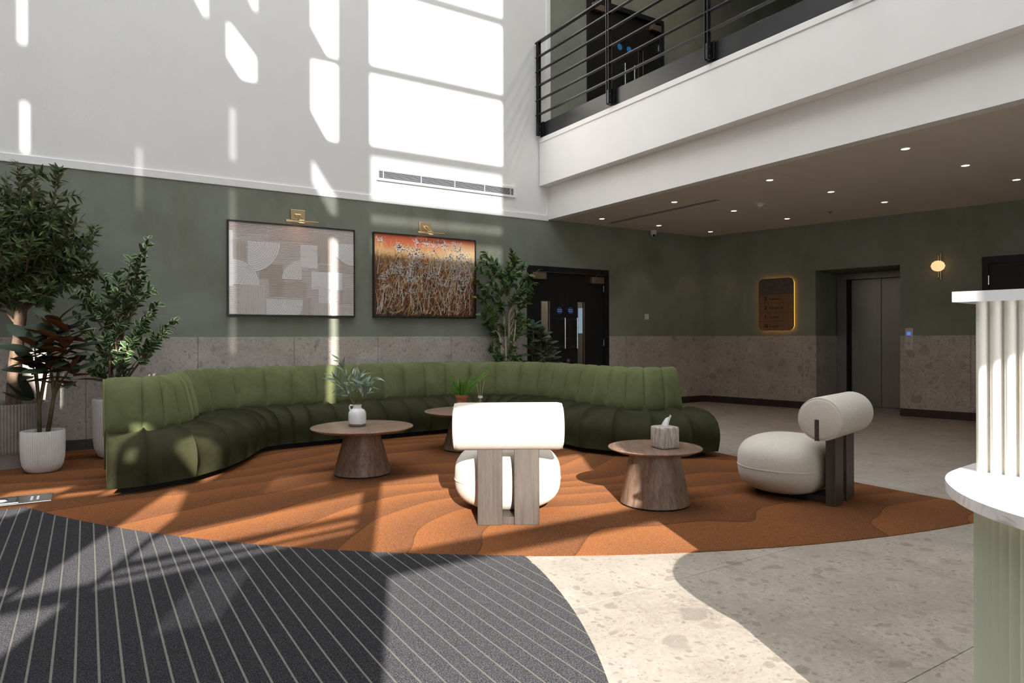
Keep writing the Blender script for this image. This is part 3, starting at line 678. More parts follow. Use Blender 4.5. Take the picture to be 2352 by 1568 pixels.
for i, (u, v, r_, q0) in enumerate([(.14,.20,.36,270),(.03,.68,.29,0),(.56,.60,.23,90),(.28,.83,.42,270),(.70,.86,.20,0),(1.,.16,.26,180)]):
    cx_, cz_ = uv_(u, v); y_ = -.0376 - .0001*i; hi = min(90, 90)
    def arc(r0, r1, yy, n=20):
        vs = []
        for k in range(n+1):
            a_ = R(q0 + hi*k/n)
            for rr in (r0, r1): vs.append((max(-.7265, min(.7265, cx_ + rr*math.cos(a_))), yy, max(-.5265, min(.5265, cz_ + rr*math.sin(a_)))))
        return MB().add(vs, [(2*k, 2*k+2, 2*k+3, 2*k+1) for k in range(n)])
    pb_ = obj('paint_arc', arc(.0, r_, y_), BL['w'], pa)
    cmb_ = MB()
    for k in range(int(r_/.024)):
        q_ = arc(.02 + k*.024, .026 + k*.024, y_ - .0003); cmb_.add(q_.v, q_.f)
    obj('comb_line', cmb_, BL['V'], pb_, kind='stuff')
pm = picture('framed_painting', 'red and gold meadow painting with white seed heads in a black frame', 3.813, 1.94, 1.487, 1.085, m_meadow(), 'framed paintings on the green wall')
# brush strokes of the meadow: flat strokes lying on the canvas
rs = random.Random(3)
def stroke(mb, x_, z_, ang, ln, wd, bend, y):
    n_ = 5; px_, pz_ = x_, z_; prev = None; vs = []
    for i in range(n_+1):
        a = ang + bend*i/n_; k = wd * (1 - .75*i/n_)
        nx, nz = -math.sin(a), math.cos(a)
        vs += [(px_ + nx*k, y, pz_ + nz*k), (px_ - nx*k, y, pz_ - nz*k)]
        px_ += math.cos(a)*ln/n_; pz_ += math.sin(a)*ln/n_
    if any(abs(v[0]) > .725 or abs(v[2]) > .525 for v in vs): return None
    mb.add(vs, [(2*i, 2*i+2, 2*i+3, 2*i+1) for i in range(n_)]); return px_, pz_
layers = [('dark_strokes', (.022,.016,.014), 330, (-.52, .12), .0055), ('rust_strokes', (.30,.075,.028), 260, (-.52, .10), .0045), ('ochre_strokes', (.42,.21,.075), 420, (-.52, .22), .004), ('straw_strokes', (.62,.44,.22), 300, (-.52, .30), .003)]
for li, (nm, c_, num, (z0, z1), wd) in enumerate(layers):
    mb = MB()
    for _ in range(num):
        stroke(mb, rs.uniform(-.71, .71), rs.uniform(z0, z1), rs.gauss(1.35, .55), rs.uniform(.08, .24), wd*rs.uniform(.5, 1.2), rs.gauss(0, .5), -.0364 - .0002*li)
    obj(nm, mb, speck(nm, tuple(x_*.8 for x_ in c_), c_, 12, .5), pm, kind='stuff')
mb = MB()
for k in range(75):
    x_, z_ = rs.uniform(-.7, .7), rs.uniform(-.52, .02) if k > 16 else rs.uniform(-.1, .1)
    e = stroke(mb, x_, z_, rs.gauss(1.5, .22), rs.uniform(.18, .40), .0035, rs.gauss(0, .3), -.0374)
    if not e: continue
    for q in range(rs.randint(5, 9)):
        a = rs.uniform(.1, 3.0); l_ = rs.uniform(.03, .075); e2 = stroke(mb, e[0], e[1], a, l_, .003, rs.gauss(0, .4), -.0376)
        if e2:
            for _ in range(5): stroke(mb, e2[0], e2[1], rs.uniform(0, 6.28), .02, .0042, 0, -.0378)
for _ in range(260): stroke(mb, rs.uniform(-.7, .7), rs.uniform(-.5, .2), rs.uniform(0, 3.1), rs.uniform(.02, .07), .0026, rs.gauss(0, .6), -.0376)
obj('white_seed_heads', mb, speck('white_strokes', (.62,.56,.50), (.74,.70,.66), 20, .5), pm, kind='stuff')
def picture_light(label, px_, pz_, bx):
    o = thing('picture_light', label, 'lamp', (px_, YA, pz_), 0, 'brass picture lights')
    obj('wall_plate', MB().rbox(-.085, .085, -.028, 0, -.058, .058, .003), BRASS, o)
    obj('arm', MB().tube([(-.03, -.03, .0), (-.03+bx, -.19, -.095)], .006, 8).tube([(.02, -.03, .0), (.02+bx, -.19, -.095)], .006, 8).tube([(-.04, -.03, 0), (.03, -.03, 0)], .009, 8), BRASS, o, 40)
    obj('lamp_bar', MB().rbox(-.19, .19, -.225, -.185, -.125, -.10, .006), BRASS, o, 40)
    obj('pivot', MB().tube([(-.03, -.19, -.095), (.03, -.19, -.095)], .011, 8), BRASS, o, 40)
def bulb(name, e_, p_, col_, r_=.03):
    l_ = bpy.data.lights.new(name, 'POINT'); l_.energy = e_; l_.color = col_; l_.shadow_soft_size = r_
    b_ = bpy.data.objects.new(name, l_); COL.objects.link(b_); b_.location = p_
for px_ in (2.135, 3.80): bulb('picture_light_bulb', .55, (px_, YA-.205, 2.47), (1, .6, .4), .05)
for gy in (7.3, 5.2, 3.0, .8):  # unseen spots without fittings, added to brighten the gallery
    l_ = bpy.data.lights.new('gallery_fill', 'SPOT'); l_.energy = 60; l_.spot_size = R(150); l_.spot_blend = .8; l_.shadow_soft_size = .06; l_.color = (1, .86, .68)
    b_ = bpy.data.objects.new('gallery_fill', l_); COL.objects.link(b_); b_.location = (7.4, gy, 8.5)
bulb('lobby_fill', 14, (6.2, 9.5, 2.1), (1, .88, .74), .08)  # fill light added to lift the lobby seen through the door panes
bulb('sconce_bulb', 1.6, wallB(3.585, 2.10, .035), (1, .55, .2), .02)
picture_light('brass picture light above the pale abstract painting', 2.135, 2.61, .0)
picture_light('brass picture light above the red meadow painting', 3.80, 2.61, .0)

# ------------------------------------------------------------------ the long channelled sofa
J = [(.12,6.25),(.39,6.31),(.56,6.40),(.69,6.52),(.79,6.70),(.85,6.96),(.93,7.23),(1.10,7.46),(1.36,7.60),(1.68,7.68),(1.97,7.71),(2.25,7.73),(2.53,7.745),(2.81,7.76),(3.09,7.775),(3.37,7.785),(3.66,7.79),(3.93,7.76),(4.21,7.65),(4.48,7.48),(4.70,7.26),(4.81,7.00),(4.82,6.73),(4.815,6.45),(4.80,6.16),(4.77,5.86),(4.755,5.58),(4.79,5.33),(4.89,5.14),(5.08,5.03),(5.30,5.00)]
F = [(.12,5.60),(.38,5.60),(.73,5.76),(1.02,6.05),(1.22,6.36),(1.37,6.66),(1.45,6.84),(1.53,6.94),(1.65,6.99),(1.80,7.00),(1.98,7.02),(2.26,7.04),(2.54,7.05),(2.82,7.06),(3.10,7.07),(3.37,7.08),(3.62,7.08),(3.78,7.06),(3.92,7.02),(4.02,6.95),(4.08,6.84),(4.11,6.70),(4.12,6.52),(4.115,6.27),(4.11,5.95),(4.09,5.58),(4.08,5.21),(4.21,4.87),(4.44,4.57),(4.74,4.36),(5.05,4.30)]
SP = [(0,.34),(.02,.400),(.15,.422),(.35,.430),(.55,.428),(.72,.415),(.86,.382),(.96,.325),(1.01,.25),(1.015,.18),(.99,.10),(.965,.055)]
BP = [(.0,.36),(-.012,.43),(-.035,.52),(-.062,.62),(-.088,.71),(-.108,.765),(-.135,.795),(-.17,.806),(-.205,.80),(-.232,.775),(-.245,.72),(-.25,.40),(-.25,.055)]
sofa = thing('serpentine_sofa', 'long serpentine channel-tufted sofa with light green back and dark olive seat', 'sofa', (2.6, 6.9, .004))
SO = Vector((2.6, 6.9, .004))
def channel(i, prof, seat):
    mb = MB(); NW = 14; m = len(prof); A = .044 if seat else .034
    Ja, Jb, Fa, Fb = (Vector((*q, 0)) for q in (J[i], J[i+1], F[i], F[i+1]))
    for k in range(NW+1):
        u = .5 - .5*math.cos(PI*k/NW); pj = Ja.lerp(Jb, u); pf = Fa.lerp(Fb, u); dv = pf - pj; L_ = dv.length; e = dv / L_
        puff = A * (1 - abs(2*u-1)**(4.5 if seat else 5))
        for a in range(m):
            o_, z = prof[a]; o1, z1 = prof[min(a+1, m-1)]; o0, z0 = prof[max(a-1, 0)]
            if seat: o_, o0, o1 = o_*L_, o0*L_, o1*L_
            tx, tz = o1-o0, z1-z0; ln = math.hypot(tx, tz) or 1; nx, nz = (-tz/ln, tx/ln)
            if not seat: nx, nz = (tz/ln, -tx/ln)
            fade = min(1, a/1.5, (m-1-a)/1.5) if seat else (min(1, a/1.2) if a < 5 else .45 if a < 9 else .2)
            s_ = puff*fade if seat else puff*fade
            sg_ = -1 if seat else 1
            mb.v.append(pj + e*(o_ + (nx*s_)*sg_) + UP*(z + (nz*s_)*sg_) - SO)
    for k in range(NW):
        for a in range(m-1): mb.f.append((k*m+a, k*m+a+1, (k+1)*m+a+1, (k+1)*m+a))
        mb.f.append((k*m, (k+1)*m, (k+1)*m+m-1, k*m+m-1))
    mb.f.append(tuple(range(m))); mb.f.append(tuple(NW*m + a for a in reversed(range(m))))
    bm = bmesh.new(); vs = [bm.verts.new(p) for p in mb.v]
    for f in mb.f: bm.faces.new([vs[q] for q in f])
    bmesh.ops.recalc_face_normals(bm, faces=bm.faces[:])
    me = bpy.data.meshes.new('channel'); bm.to_mesh(me); bm.free()
    me.polygons.foreach_set('use_smooth', [True]*len(me.polygons)); me.set_sharp_from_angle(angle=R(50)); me.materials.append(VSEAT if seat else VBACK)
    return obj('seat_channel' if seat else 'back_channel', me, None, sofa)
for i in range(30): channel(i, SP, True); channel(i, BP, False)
mb = MB()
for i in range(30):
    q = []
    for p, f in ((J[i], F[i]), (J[i+1], F[i+1])):
        a, b = Vector(p), Vector(f); e = (b-a).normalized(); q.append((a - e*.2, b - e*.10))
    if i in (0, 29):
        k_ = 0 if i == 0 else 1
        q[k_] = tuple(p_.lerp(o_, .35) for p_, o_ in zip(q[k_], q[1-k_]))
    mb.prism([q[0][0], q[0][1], q[1][1], q[1][0]], 0, .07)
obj('plinth', loc(mb, SO), JET, sofa)
pp = []
for (o_, z) in BP[:11]:
    a, b = Vector((*J[0], 0)), Vector((*F[0], 0)); e = (b-a).normalized(); pp.append(a + e*o_ + UP*z - SO - Vector((.004, 0, 0)))
obj('edge_piping', MB().tube(pp, .007, 6), VPIPE, sofa, 60)

# ------------------------------------------------------------------ walnut tables
def table(label, x_, y_, rt, rb, rc, zt, rz):
    o = thing('coffee_table', label, 'table', (x_, y_, .004), rz, 'round walnut tables')
    obj('tabletop', MB().lathe([(0, zt-.03), (rc+.02, zt-.03), (rt-.05, zt-.028), (rt-.004, zt-.010), (rt, zt-.005), (rt-.002, zt-.001), (rt-.005, zt), (0, zt)], 72), WAL_TOP, o, 30)
    obj('pedestal', MB().lathe([(rb, .012), (rc, zt-.03)], 64), WAL_BASE, o, 40)
    obj('foot_ring', MB().lathe([(rb-.006, 0), (rb-.004, .013)], 64), JET, o, 40); return o
table('wide round walnut table with a white vase of eucalyptus', 1.955, 5.43, .423, .237, .137, .396, .4)
table('small round walnut table with a stone tissue box', 3.29, 3.36, .318, .235, .165, .388, .9)
table('round walnut table with a potted fern, partly behind the sunlit chair', 3.27, 6.03, .423, .237, .137, .392, .2)
TZ = .4

# vase with eucalyptus
vs_ = thing('handled_vase', 'small white glazed jug vase holding eucalyptus stems', 'vase', (1.925, 5.47, TZ))
vp = [(.0001,.0),(.062,.0),(.070,.006),(.074,.03),(.075,.09),(.072,.115),(.060,.135),(.042,.146),(.036,.15),(.035,.17),(.039,.18),(.035,.18),(.030,.168),(.030,.15),(.06,.12),(.0001,.11)]
obj('body', MB().lathe(vp, 40), VASE, vs_, 50)
obj('handle', MB().tube([cr*-.036 + UP*.172, cr*-.058 + UP*.175, cr*-.066 + UP*.16, cr*-.062 + UP*.14, cr*-.052 + UP*.128], .007, 8), VASEW, vs_, 60)

# ------------------------------------------------------------------ leaves
def leaf_mesh(name, mat, ln, wd, droop=.15, fold=.12, n_=6, tip=1.0, belly=.45):
    mb = MB(); uv = []
    for i in range(n_+1):
        t_ = i/n_; b = (t_**.7) * ((1-t_)**tip); b0 = (belly**.7) * ((1-belly)**tip); w_ = wd/2 * min(1, b/b0) if 0 < t_ < 1 else wd*.03
        z = -droop*ln*t_*t_
        for s_ in (-1, 0, 1): mb.v.append(Vector((t_*ln, s_*w_, z + abs(s_)*w_*fold*2))); uv.append((t_ if t_ < .9 else 1, s_ * (1 if .05 < t_ < .95 else 1)))
    for i in range(n_):
        for s_ in (0, 1): a = i*3+s_; mb.f.append((a, a+3, a+4, a+1))
    me = mb.mesh(name, mat, 180)
    ul = me.uv_layers.new(name='UVMap')
    for lp in me.loops: ul.data[lp.index].uv = uv[lp.vertex_index]
    # faces wound so the upper side is the front
    if me.polygons[0].normal.z < 0: me.flip_normals()
    return me
def orient(p, d, nrm, s_=1.):
    d = Vector(d).normalized(); nrm = Vector(nrm); y = nrm.cross(d)
    if y.length < 1e-4: y = d.orthogonal()
    y.normalize(); z = d.cross(y)
    return Matrix(((d.x*s_, y.x*s_, z.x*s_, p[0]), (d.y*s_, y.y*s_, z.y*s_, p[1]), (d.z*s_, y.z*s_, z.z*s_, p[2]), (0,0,0,1)))
def put_leaves(root, mesh, mats_, limit=300):
    mats_ = sorted(mats_, key=lambda M: (M.translation + root.location - Vector((0, 0, EYE))).length / max(.3, M.to_scale().x))
    first = None
    for M in mats_[:limit]:
        if first is None: first = o = obj('leaf', mesh, None, root)
        else: o = first.copy(); COL.objects.link(o)
        o.matrix_local = M
    rest = mats_[limit:]
    if rest:
        vs = [v.co.copy() for v in mesh.vertices]; fs = [tuple(p.vertices) for p in mesh.polygons]; nv = len(vs)
        V = []; Fc = []; 
        for k, M in enumerate(rest): V += [tuple(M @ v) for v in vs]; Fc += [tuple(i + k*nv for i in f) for f in fs]
        me = bpy.data.meshes.new('foliage'); me.from_pydata(V, [], Fc); me.materials.append(mesh.materials[0])
        me.polygons.foreach_set('use_smooth', [True]*len(me.polygons))
        ul = me.uv_layers.new(name='UVMap'); src = [mesh.uv_layers[0].data[l.index].uv.copy() for l in mesh.loops]; nl = len(src)
        ul.data.foreach_set('uv', [c for k in range(len(rest)) for u in src for c in u])
        obj('foliage', me, None, root, kind='stuff')
def curve(p0, p1, sag=.0, n_=6, wob=.0, rnd=random):
    p0, p1 = Vector(p0), Vector(p1); out = []
    off = Vector((rnd.uniform(-1,1), rnd.uniform(-1,1), 0)) * wob
    for i in range(n_+1):
        t_ = i/n_; out.append(p0.lerp(p1, t_) + UP*(sag*4*t_*(1-t_)) + off*math.sin(PI*t_))
    return out
def cz(r_, depth, z): return cr*r_ + cf*depth + UP*z      # offset beside (r), beyond (depth), up
def leafy(pts_, num, size, rnd, spread=.8, t0=.3, up=.3):
    out = []; m = len(pts_)-1
    for k in range(num):
        t_ = t0 + (1-t0)*(k+rnd.random())/num; f = min(t_*m, m-.001); i = int(f); p = pts_[i].lerp(pts_[i+1], f-i)
        tg = (pts_[i+1]-pts_[i]).normalized()
        sd_ = Vector((rnd.gauss(0,1), rnd.gauss(0,1), rnd.gauss(0,.7))); sd_ = (sd_ - tg*sd_.dot(tg)).normalized()
        d = tg*rnd.uniform(.3, .9) + sd_*spread + UP*rnd.uniform(-.35, .35)
        nrm = UP*.55 - cf*.45 + Vector((rnd.gauss(0,.6), rnd.gauss(0,.6), rnd.gauss(0,.4))) + tg*up
        out.append(orient(p, d, nrm, size*rnd.uniform(.7, 1.2)))
    return out
def fluted_pot(root, prof, nfl, amp, mat, inner, soil_z, band=None):
    def rad(r, z, a):
        if r < inner*.99 or (band and z < band): return r
        return r - amp + amp*abs(math.sin(a*nfl/2))*2 - amp*.3
    obj('pot', MB().lathe(prof, nfl*6, rad=rad), mat, root, 60)
    obj('topping', MB().lathe([(0, soil_z+.01), (inner*.6, soil_z+.008), (inner*.97, soil_z)], 32), SOIL, root, 60, label='grey grit topping')

# eucalyptus in the vase
rn = random.Random(11)
lm = leaf_mesh('leaf', L_EUC, .105, .019, .18, .05, 6, 1.2)
ms = []; stm = MB()
for (r_, d_, z_) in ((-.155,.02,.56),(-.20,-.02,.42),(.15,.03,.41),(.03,-.02,.44),(-.06,.05,.45),(-.16,.04,.33),(.08,-.05,.38),(.13,-.03,.34)):
    pts_ = curve((0, 0, .12), cz(r_, d_, z_), .03, 7, .01, rn); stm.tube(pts_, [.003]*5 + [.002]*3, 5)
    ms += leafy(pts_, 11, 1., rn, .55, .38, .2)
obj('stem', stm, STEMG, vs_, 60); put_leaves(vs_, lm, ms)

# fern and reed diffuser on the table behind the chair
fr_ = thing('potted_fern', 'bright green fern in a small terracotta pot', 'plant', (3.23, 6.05, .396))
obj('pot', MB().lathe([(.0001,0),(.044,0),(.058,.13),(.065,.13),(.067,.16),(.058,.16),(.055,.14),(.0001,.135)], 32), TERRA, fr_, 40)
fl_ = leaf_mesh('frond', L_FERN, 1, .055, .12, .15, 8, .7, .35)
ms = []
for k in range(70):
    a = rn.uniform(0, 2*PI); e = rn.uniform(.75, 1.45); ln = rn.uniform(.13, .22)
    d = Vector((math.cos(a)*math.cos(e), math.sin(a)*math.cos(e), math.sin(e)))
    ms.append(orient((d.x*.05, d.y*.05, .135), d, UP*.4 - cf*.8 + d*.3, ln))
for r_, d_, z_ in ((.27, .02, .31), (-.14, .0, .26), (-.11, -.03, .22), (.17, -.02, .25), (.12, .03, .23)):
    dd = cz(r_, d_, z_); ms.append(orient((0, 0, .135), dd, UP*.5 - cf, dd.length*1.05)); ms.append(orient((.01, 0, .13), dd*1.02, UP - cf*.3, dd.length*.9))
put_leaves(fr_, fl_, ms)
rd = thing('reed_diffuser', 'glass reed diffuser with white collar and pale sticks', 'diffuser', (3.43, 6.02, .396))
obj('bottle', MB().lathe([(.0001,0),(.034,0),(.036,.01),(.034,.075),(.018,.10),(.016,.125)], 24), BOTTLE, rd, 40)
obj('collar', MB().lathe([(.015,.118),(.026,.12),(.026,.142),(.0001,.144)], 24), VASEW, rd, 40)
for k in range(6):
    a = k*1.05; obj('reed', MB().tube([(0, 0, .06), (math.cos(a)*.05, math.sin(a)*.05, .305)], .0022, 5), REED, rd)

# tissue box
tx = thing('tissue_box', 'cube tissue box of brown veined stone', 'box', (3.315, 3.29, .392), R(-10))
bm_ = MB().rbox(-.072, .072, -.072, .072, 0, .148, .016, 4); obj('cover', bm_, TSTONE, tx, 40)
tp = MB(); g = 9
for i in range(g):
    for j in range(5):
        u = i/(g-1); v_ = j/4
        w_ = .035*(1-.35*v_) ; tp.v.append(Vector((-w_ + 2*w_*u + .035*v_, .012*math.sin(u*7 + v_*2)*(1-.3*v_) , .146 + v_*.078*(1 - .45*abs(u-.72)))))
for i in range(g-1):
    for j in range(4): tp.f.append((i*5+j, (i+1)*5+j, (i+1)*5+j+1, i*5+j+1))
obj('tissue', tp, TISSUE, tx, 60)

# ------------------------------------------------------------------ lounge chairs with roll backs
def superell(a, b, c, n_=40, m=24, e1=.82, e2=.86, zc=0, yc=0):
    mb = MB(); f = lambda x_, e: math.copysign(abs(x_)**e, x_)
    for j in range(m+1):
        v_ = -PI/2 + PI*j/m
        for i in range(n_):
            u = 2*PI*i/n_; cv = f(math.cos(v_), e1)
            mb.v.append(Vector((a*cv*f(math.cos(u), e2), yc + b*cv*f(math.sin(u), e2), zc + c*f(math.sin(v_), e1))))
    for j in range(m):
        for i in range(n_): k = (i+1) % n_; mb.f.append((j*n_+i, j*n_+k, (j+1)*n_+k, (j+1)*n_+i))
    return mb
def chair(label, x_, y_, rz):
    o = thing('lounge_chair', label, 'chair', (x_, y_, .004), rz, 'cream roll-back lounge chairs')
    st = obj('seat', superell(.352, .322, .208, e1=.70, e2=.88, zc=.226, yc=.372), LINEN, o, 180)
    ring = []
    for i in range(49):
        u = 2*PI*i/48; f = lambda q, e: math.copysign(abs(q)**e, q)
        ring.append((.3525*f(math.cos(u), .88), .372 + .3225*f(math.sin(u), .88), .212))
    obj('seam', MB().tube(ring, .0022, 5), LINEN, st)
    prof = [(.0001, -.336), (.120, -.336), (.134, -.330), (.1425, -.318), (.145, -.30), (.145, .30), (.1425, .318), (.134, .330), (.120, .336), (.0001, .336)]
    M = Matrix.Translation((0, .02, .595)) @ Matrix.Rotation(PI/2, 4, 'Y')
    rb = obj('back_roll', MB().lathe(prof, 56).xf(M), LINEN, o, 50)
    for s_ in (-1, 1):
        ring = [(s_*.327, .02 + .138*math.cos(2*PI*i/40), .595 + .138*math.sin(2*PI*i/40)) for i in range(41)]
        obj('piping', MB().tube(ring, .0035, 5), LINEN, rb, 60)
        obj('end_slot', MB().box(s_*.30, s_*.3375, .022, .050, .452, .592) if s_ > 0 else MB().box(-.3375, -.30, .022, .050, .452, .592), OAK, rb)
    for s_ in (-1, 1): obj('back_slat', MB().rbox(s_*.112 - .076, s_*.112 + .076, -.033, .033, 0, .56, .003, 1), OAK, o)
    obj('base_board', MB().rbox(-.115, .115, -.015, .2, .0, .045, .003, 1), OAK, o); obj('foot_block', MB().rbox(-.14, .14, .18, .54, .0, .04, .003, 1), JET, o)
    return o
e1 = math.atan2(-.52, .855)
chair('cream roll-back lounge chair in full sun, seen from behind', 2.178, 3.478, e1)
chair('cream roll-back lounge chair in shade beside the reception desk', 4.398, 2.70, math.atan2(.236, .972))

# ------------------------------------------------------------------ floor box
fb = thing('floor_box', 'stainless steel floor socket box beside the mat', 'floor box', (-.52, 5.85, .004))
obj('plate', MB().rbox(-.33, .31, -.14, .14, 0, .006, .002, 1), STEEL, fb)
obj('lid', MB().rbox(-.13, .12, -.10, .10, .004, .009, .002, 1), CHROME, fb)
obj('recess', MB().box(-.11, .10, -.08, .08, .0091, .0096), speck('lid_recess', (.10,.11,.10), (.16,.17,.16), 8, .3), fb)
obj('lid_pull', MB().lathe([(.0001,.0), (.04,.0), (.03,.012), (.0001,.016)], 20, (.02, 0, .009)), CHROME, fb, 60)
for x_ in (.19, .225, -.19, -.225): obj('cable_slot', MB().rbox(x_-.008, x_+.008, -.06, .06, .005, .0085, .002, 1), TRIMW, fb)

# ------------------------------------------------------------------ plants at the left
rn = random.Random(5)
ot = thing('olive_tree', 'tall bushy olive tree in a wide taupe ribbed pot', 'plant', (-.58, 7.54, .004))
fluted_pot(ot, [(.0001,0),(.262,0),(.266,.012),(.268,.12),(.284,.13),(.290,.16),(.292,.55),(.286,.56),(.262,.56),(.258,.50),(.0001,.49)], 76, .006, POTG, .255, .505, .125)
for k in range(5): obj('pebble', superell(.035, .028, .018, 10, 6).shift(cz(-.05 + .03*k, -.17 - .01*(k % 2), .53)), POTW, ot, 180)
tr = [cz(.02, 0, .5), cz(.035, 0, .75), cz(.045, .0, .95), cz(.075, .0, 1.15), cz(.085, .01, 1.35), cz(.09, .02, 1.5)]
obj('trunk', MB().tube(tr, [.062, .058, .052, .046, .048, .04], 12), BARK, ot, 60)
ob = MB(); ms = []; forks = [cz(.085, .01, 1.36), cz(.09, .02, 1.46)]
tips = [(.02,0,2.74),(.12,-.1,2.66),(-.12,.05,2.62),(.44,-.05,2.58),(.34,.1,2.45),(.50,.0,2.32),(.42,-.12,2.22),(.68,.02,2.02),(.60,-.1,1.88),(.66,.08,1.72),(.55,-.12,1.60),(.42,-.2,1.50),(.30,-.2,2.3),(.15,-.3,2.1),(.2,-.3,1.8),(.05,-.32,1.6),(-.1,-.3,2.35),(-.15,-.33,1.9),(-.3,-.1,2.45),(-.45,0,2.2),(-.55,.05,1.95),(-.5,-.1,1.7),(-.35,-.2,1.55),(.1,.3,2.2),(.3,.32,1.9),(-.2,.3,1.9),(0,.2,2.5),(.52,.2,2.1),(.25,-.1,2.6),(.32,-.05,1.42),(-.2,-.1,1.40),(.62,-.05,2.2),(.1,-.2,2.45),(.36,-.3,2.0),(.05,-.1,2.2),(.2,.1,2.05),(.38,.05,1.75),(-.05,.05,1.75),(.2,0,2.35),(.48,.1,1.9)]
for (r_, d_, z_) in tips:
    f0 = forks[rn.randint(0, 1)]; tp_ = cz(r_ + .05, d_, z_); mid = f0.lerp(tp_, .5) + UP*.05
    pts_ = [f0, f0.lerp(mid, .5), mid, mid.lerp(tp_, .5) + UP*.02, tp_]
    ob.tube(pts_, [.016, .012, .009, .006, .003], 6)
    ms += leafy(pts_, 46, 1.12, rn, .8, .33)
    for _ in range(6):
        t_ = rn.uniform(.45, .98); f = t_*4; i = min(3, int(f)); b0 = pts_[i].lerp(pts_[i+1], f-i)
        b1 = b0 + Vector((rn.gauss(0,1), rn.gauss(0,1), rn.gauss(.15,.7))).normalized()*rn.uniform(.12, .22)
        q = curve(b0, b1, .01, 4, .01, rn); ob.tube(q, [.004, .003, .003, .002, .002], 5); ms += leafy(q, 18, 1.08, rn, .8, .15)
ob.tube([cz(.07, 0, 1.25), cz(-.02, -.03, 1.38), cz(-.2, -.06, 1.45)], [.012, .01, .005], 6)
obj('branch', ob, BARK, ot, 60, kind='stuff')
put_leaves(ot, leaf_mesh('leaf', L_OLIVE, .078, .021, .2, .15, 5, 1.0), ms)
for k in range(22):
    (r_, d_, z_) = tips[rn.randint(0, 15)]; obj('olive_fruit', superell(.011, .011, .014, 8, 6).shift(cz(r_*.95 + .04 + rn.uniform(-.05,.05), d_ - .03, z_ - rn.uniform(.02, .15))), INK, ot, 180)

rp = thing('rubber_plant', 'dark rubber plant with rust leaf undersides in a small white ribbed pot', 'plant', (-.318, 7.02, .004))
fluted_pot(rp, [(.0001,0),(.105,0),(.128,.015),(.148,.06),(.157,.12),(.160,.2),(.160,.345),(.156,.352),(.145,.352),(.142,.31),(.0001,.30)], 56, .004, POTW, .14, .315)
sm = MB(); ms = []
b1_, b2_ = cz(-.03, .0, .3), cz(.03, .01, .3)
whorls = [((.12, .02, 1.30), b1_), ((-.03, -.06, 1.12), b1_), ((-.10, .02, .95), b1_), ((.12, -.08, .95), b2_), ((.20, .0, 1.10), b2_), ((.25, .02, .92), b2_), ((.02, .08, 1.2), b1_), ((.05, -.02, 1.05), b2_), ((.17, .06, 1.22), b2_)]
for (w_, b0) in whorls:
    top = cz(*w_); k1 = b0 + cz(.0, 0, .25) if b0 is b1_ else b0 + cz(.06, 0, .35)
    pts_ = [b0, b0.lerp(k1, .5), k1, k1.lerp(top, .4) + cz(0, 0, .02), k1.lerp(top, .75), top]
    sm.tube(pts_, [.018, .017, .014, .009, .007, .004], 7)
    n_ = rn.randint(10, 12); a0_ = rn.random()*6
    for k in range(n_):
        a = a0_ + k*2.4; e = -.15 + .9*k/n_; d = Vector((math.cos(a)*math.cos(e), math.sin(a)*math.cos(e), math.sin(e)))
        ms.append(orient(top - UP*(.17*(1-k/n_)), d, UP - cf*.25 + d*.1 + Vector((rn.gauss(0,.3), rn.gauss(0,.3), 0)), rn.uniform(.85, 1.15)))
for a in (2.6, 3.3, 1.9): ms.append(orient(cz(-.06, -.02, .62), cr*math.cos(a) + cf*-.25 + UP*(.25 + .5*math.sin(a)), cf*-.3 - UP*.6 + cr*.2, 1.0))
sm.tube([cz(-.02, 0, .55), cz(-.045, -.01, .6), cz(-.06, -.02, .64)], [.008, .006, .004], 6)
obj('stem', sm, STEMG, rp, 60); put_leaves(rp, leaf_mesh('leaf', L_RUB, .25, .098, .12, .10, 7, .75, .5), ms)

fv = thing('variegated_fig', 'variegated weeping fig in a tall white pot behind the sofa end', 'plant', (.225, 7.50, .004))
fluted_pot(fv, [(.0001,0),(.10,0),(.135,.02),(.165,.09),(.180,.2),(.184,.35),(.184,.555),(.179,.562),(.166,.562),(.162,.52),(.0001,.51)], 64, .003, POTW, .16, .525)
sm = MB(); ms = []
for k, (r_, d_) in enumerate(((-.03, 0), (.02, .02), (.06, -.02), (0, -.03))): sm.tube(curve(cz(r_, d_, .5), cz(r_*1.6 + .03, d_*2, 1.25), 0, 5, .03, rn), [.017, .015, .013, .012, .011, .01], 7)
tips = [(.34,.0,2.10),(.26,.03,1.98),(.18,-.02,1.92),(.30,.0,1.78),(.36,-.03,1.62),(.22,.05,1.68),(.05,-.05,1.75),(-.12,.0,1.74),(-.28,.02,1.66),(-.36,-.02,1.58),(-.30,.05,1.48),(-.15,-.1,1.52),(.10,-.12,1.58),(.42,.0,1.46),(.38,-.1,1.36),(.58,.02,1.31),(.52,-.03,1.22),(.40,.08,1.18),(-.32,-.05,1.32),(-.22,-.12,1.25),(-.05,-.12,1.35),(.15,-.14,1.3),(.25,-.12,1.12),(.1,-.1,1.02),(-.22,.0,.92),(-.14,-.08,.84),(-.05,-.08,1.0),(.12,-.05,.88),(.05,.15,1.5),(.25,.15,1.35),(-.1,.15,1.3),(.0,-.14,1.15),(.3,.0,1.25),(.12,.02,1.42)]
for (r_, d_, z_) in tips:
    t_ = cz(r_, d_, z_); zb = max(.62, min(1.25, z_ - .3 - abs(r_)*.4)); f0 = cz(.03 + r_*.15, d_*.2, zb); q = curve(f0, t_, .03, 6, .03, rn)
    sm.tube(q, [.008, .007, .006, .005, .004, .003, .002], 5); ms += leafy(q, 30, 1.0, rn, .75, .3, .1)
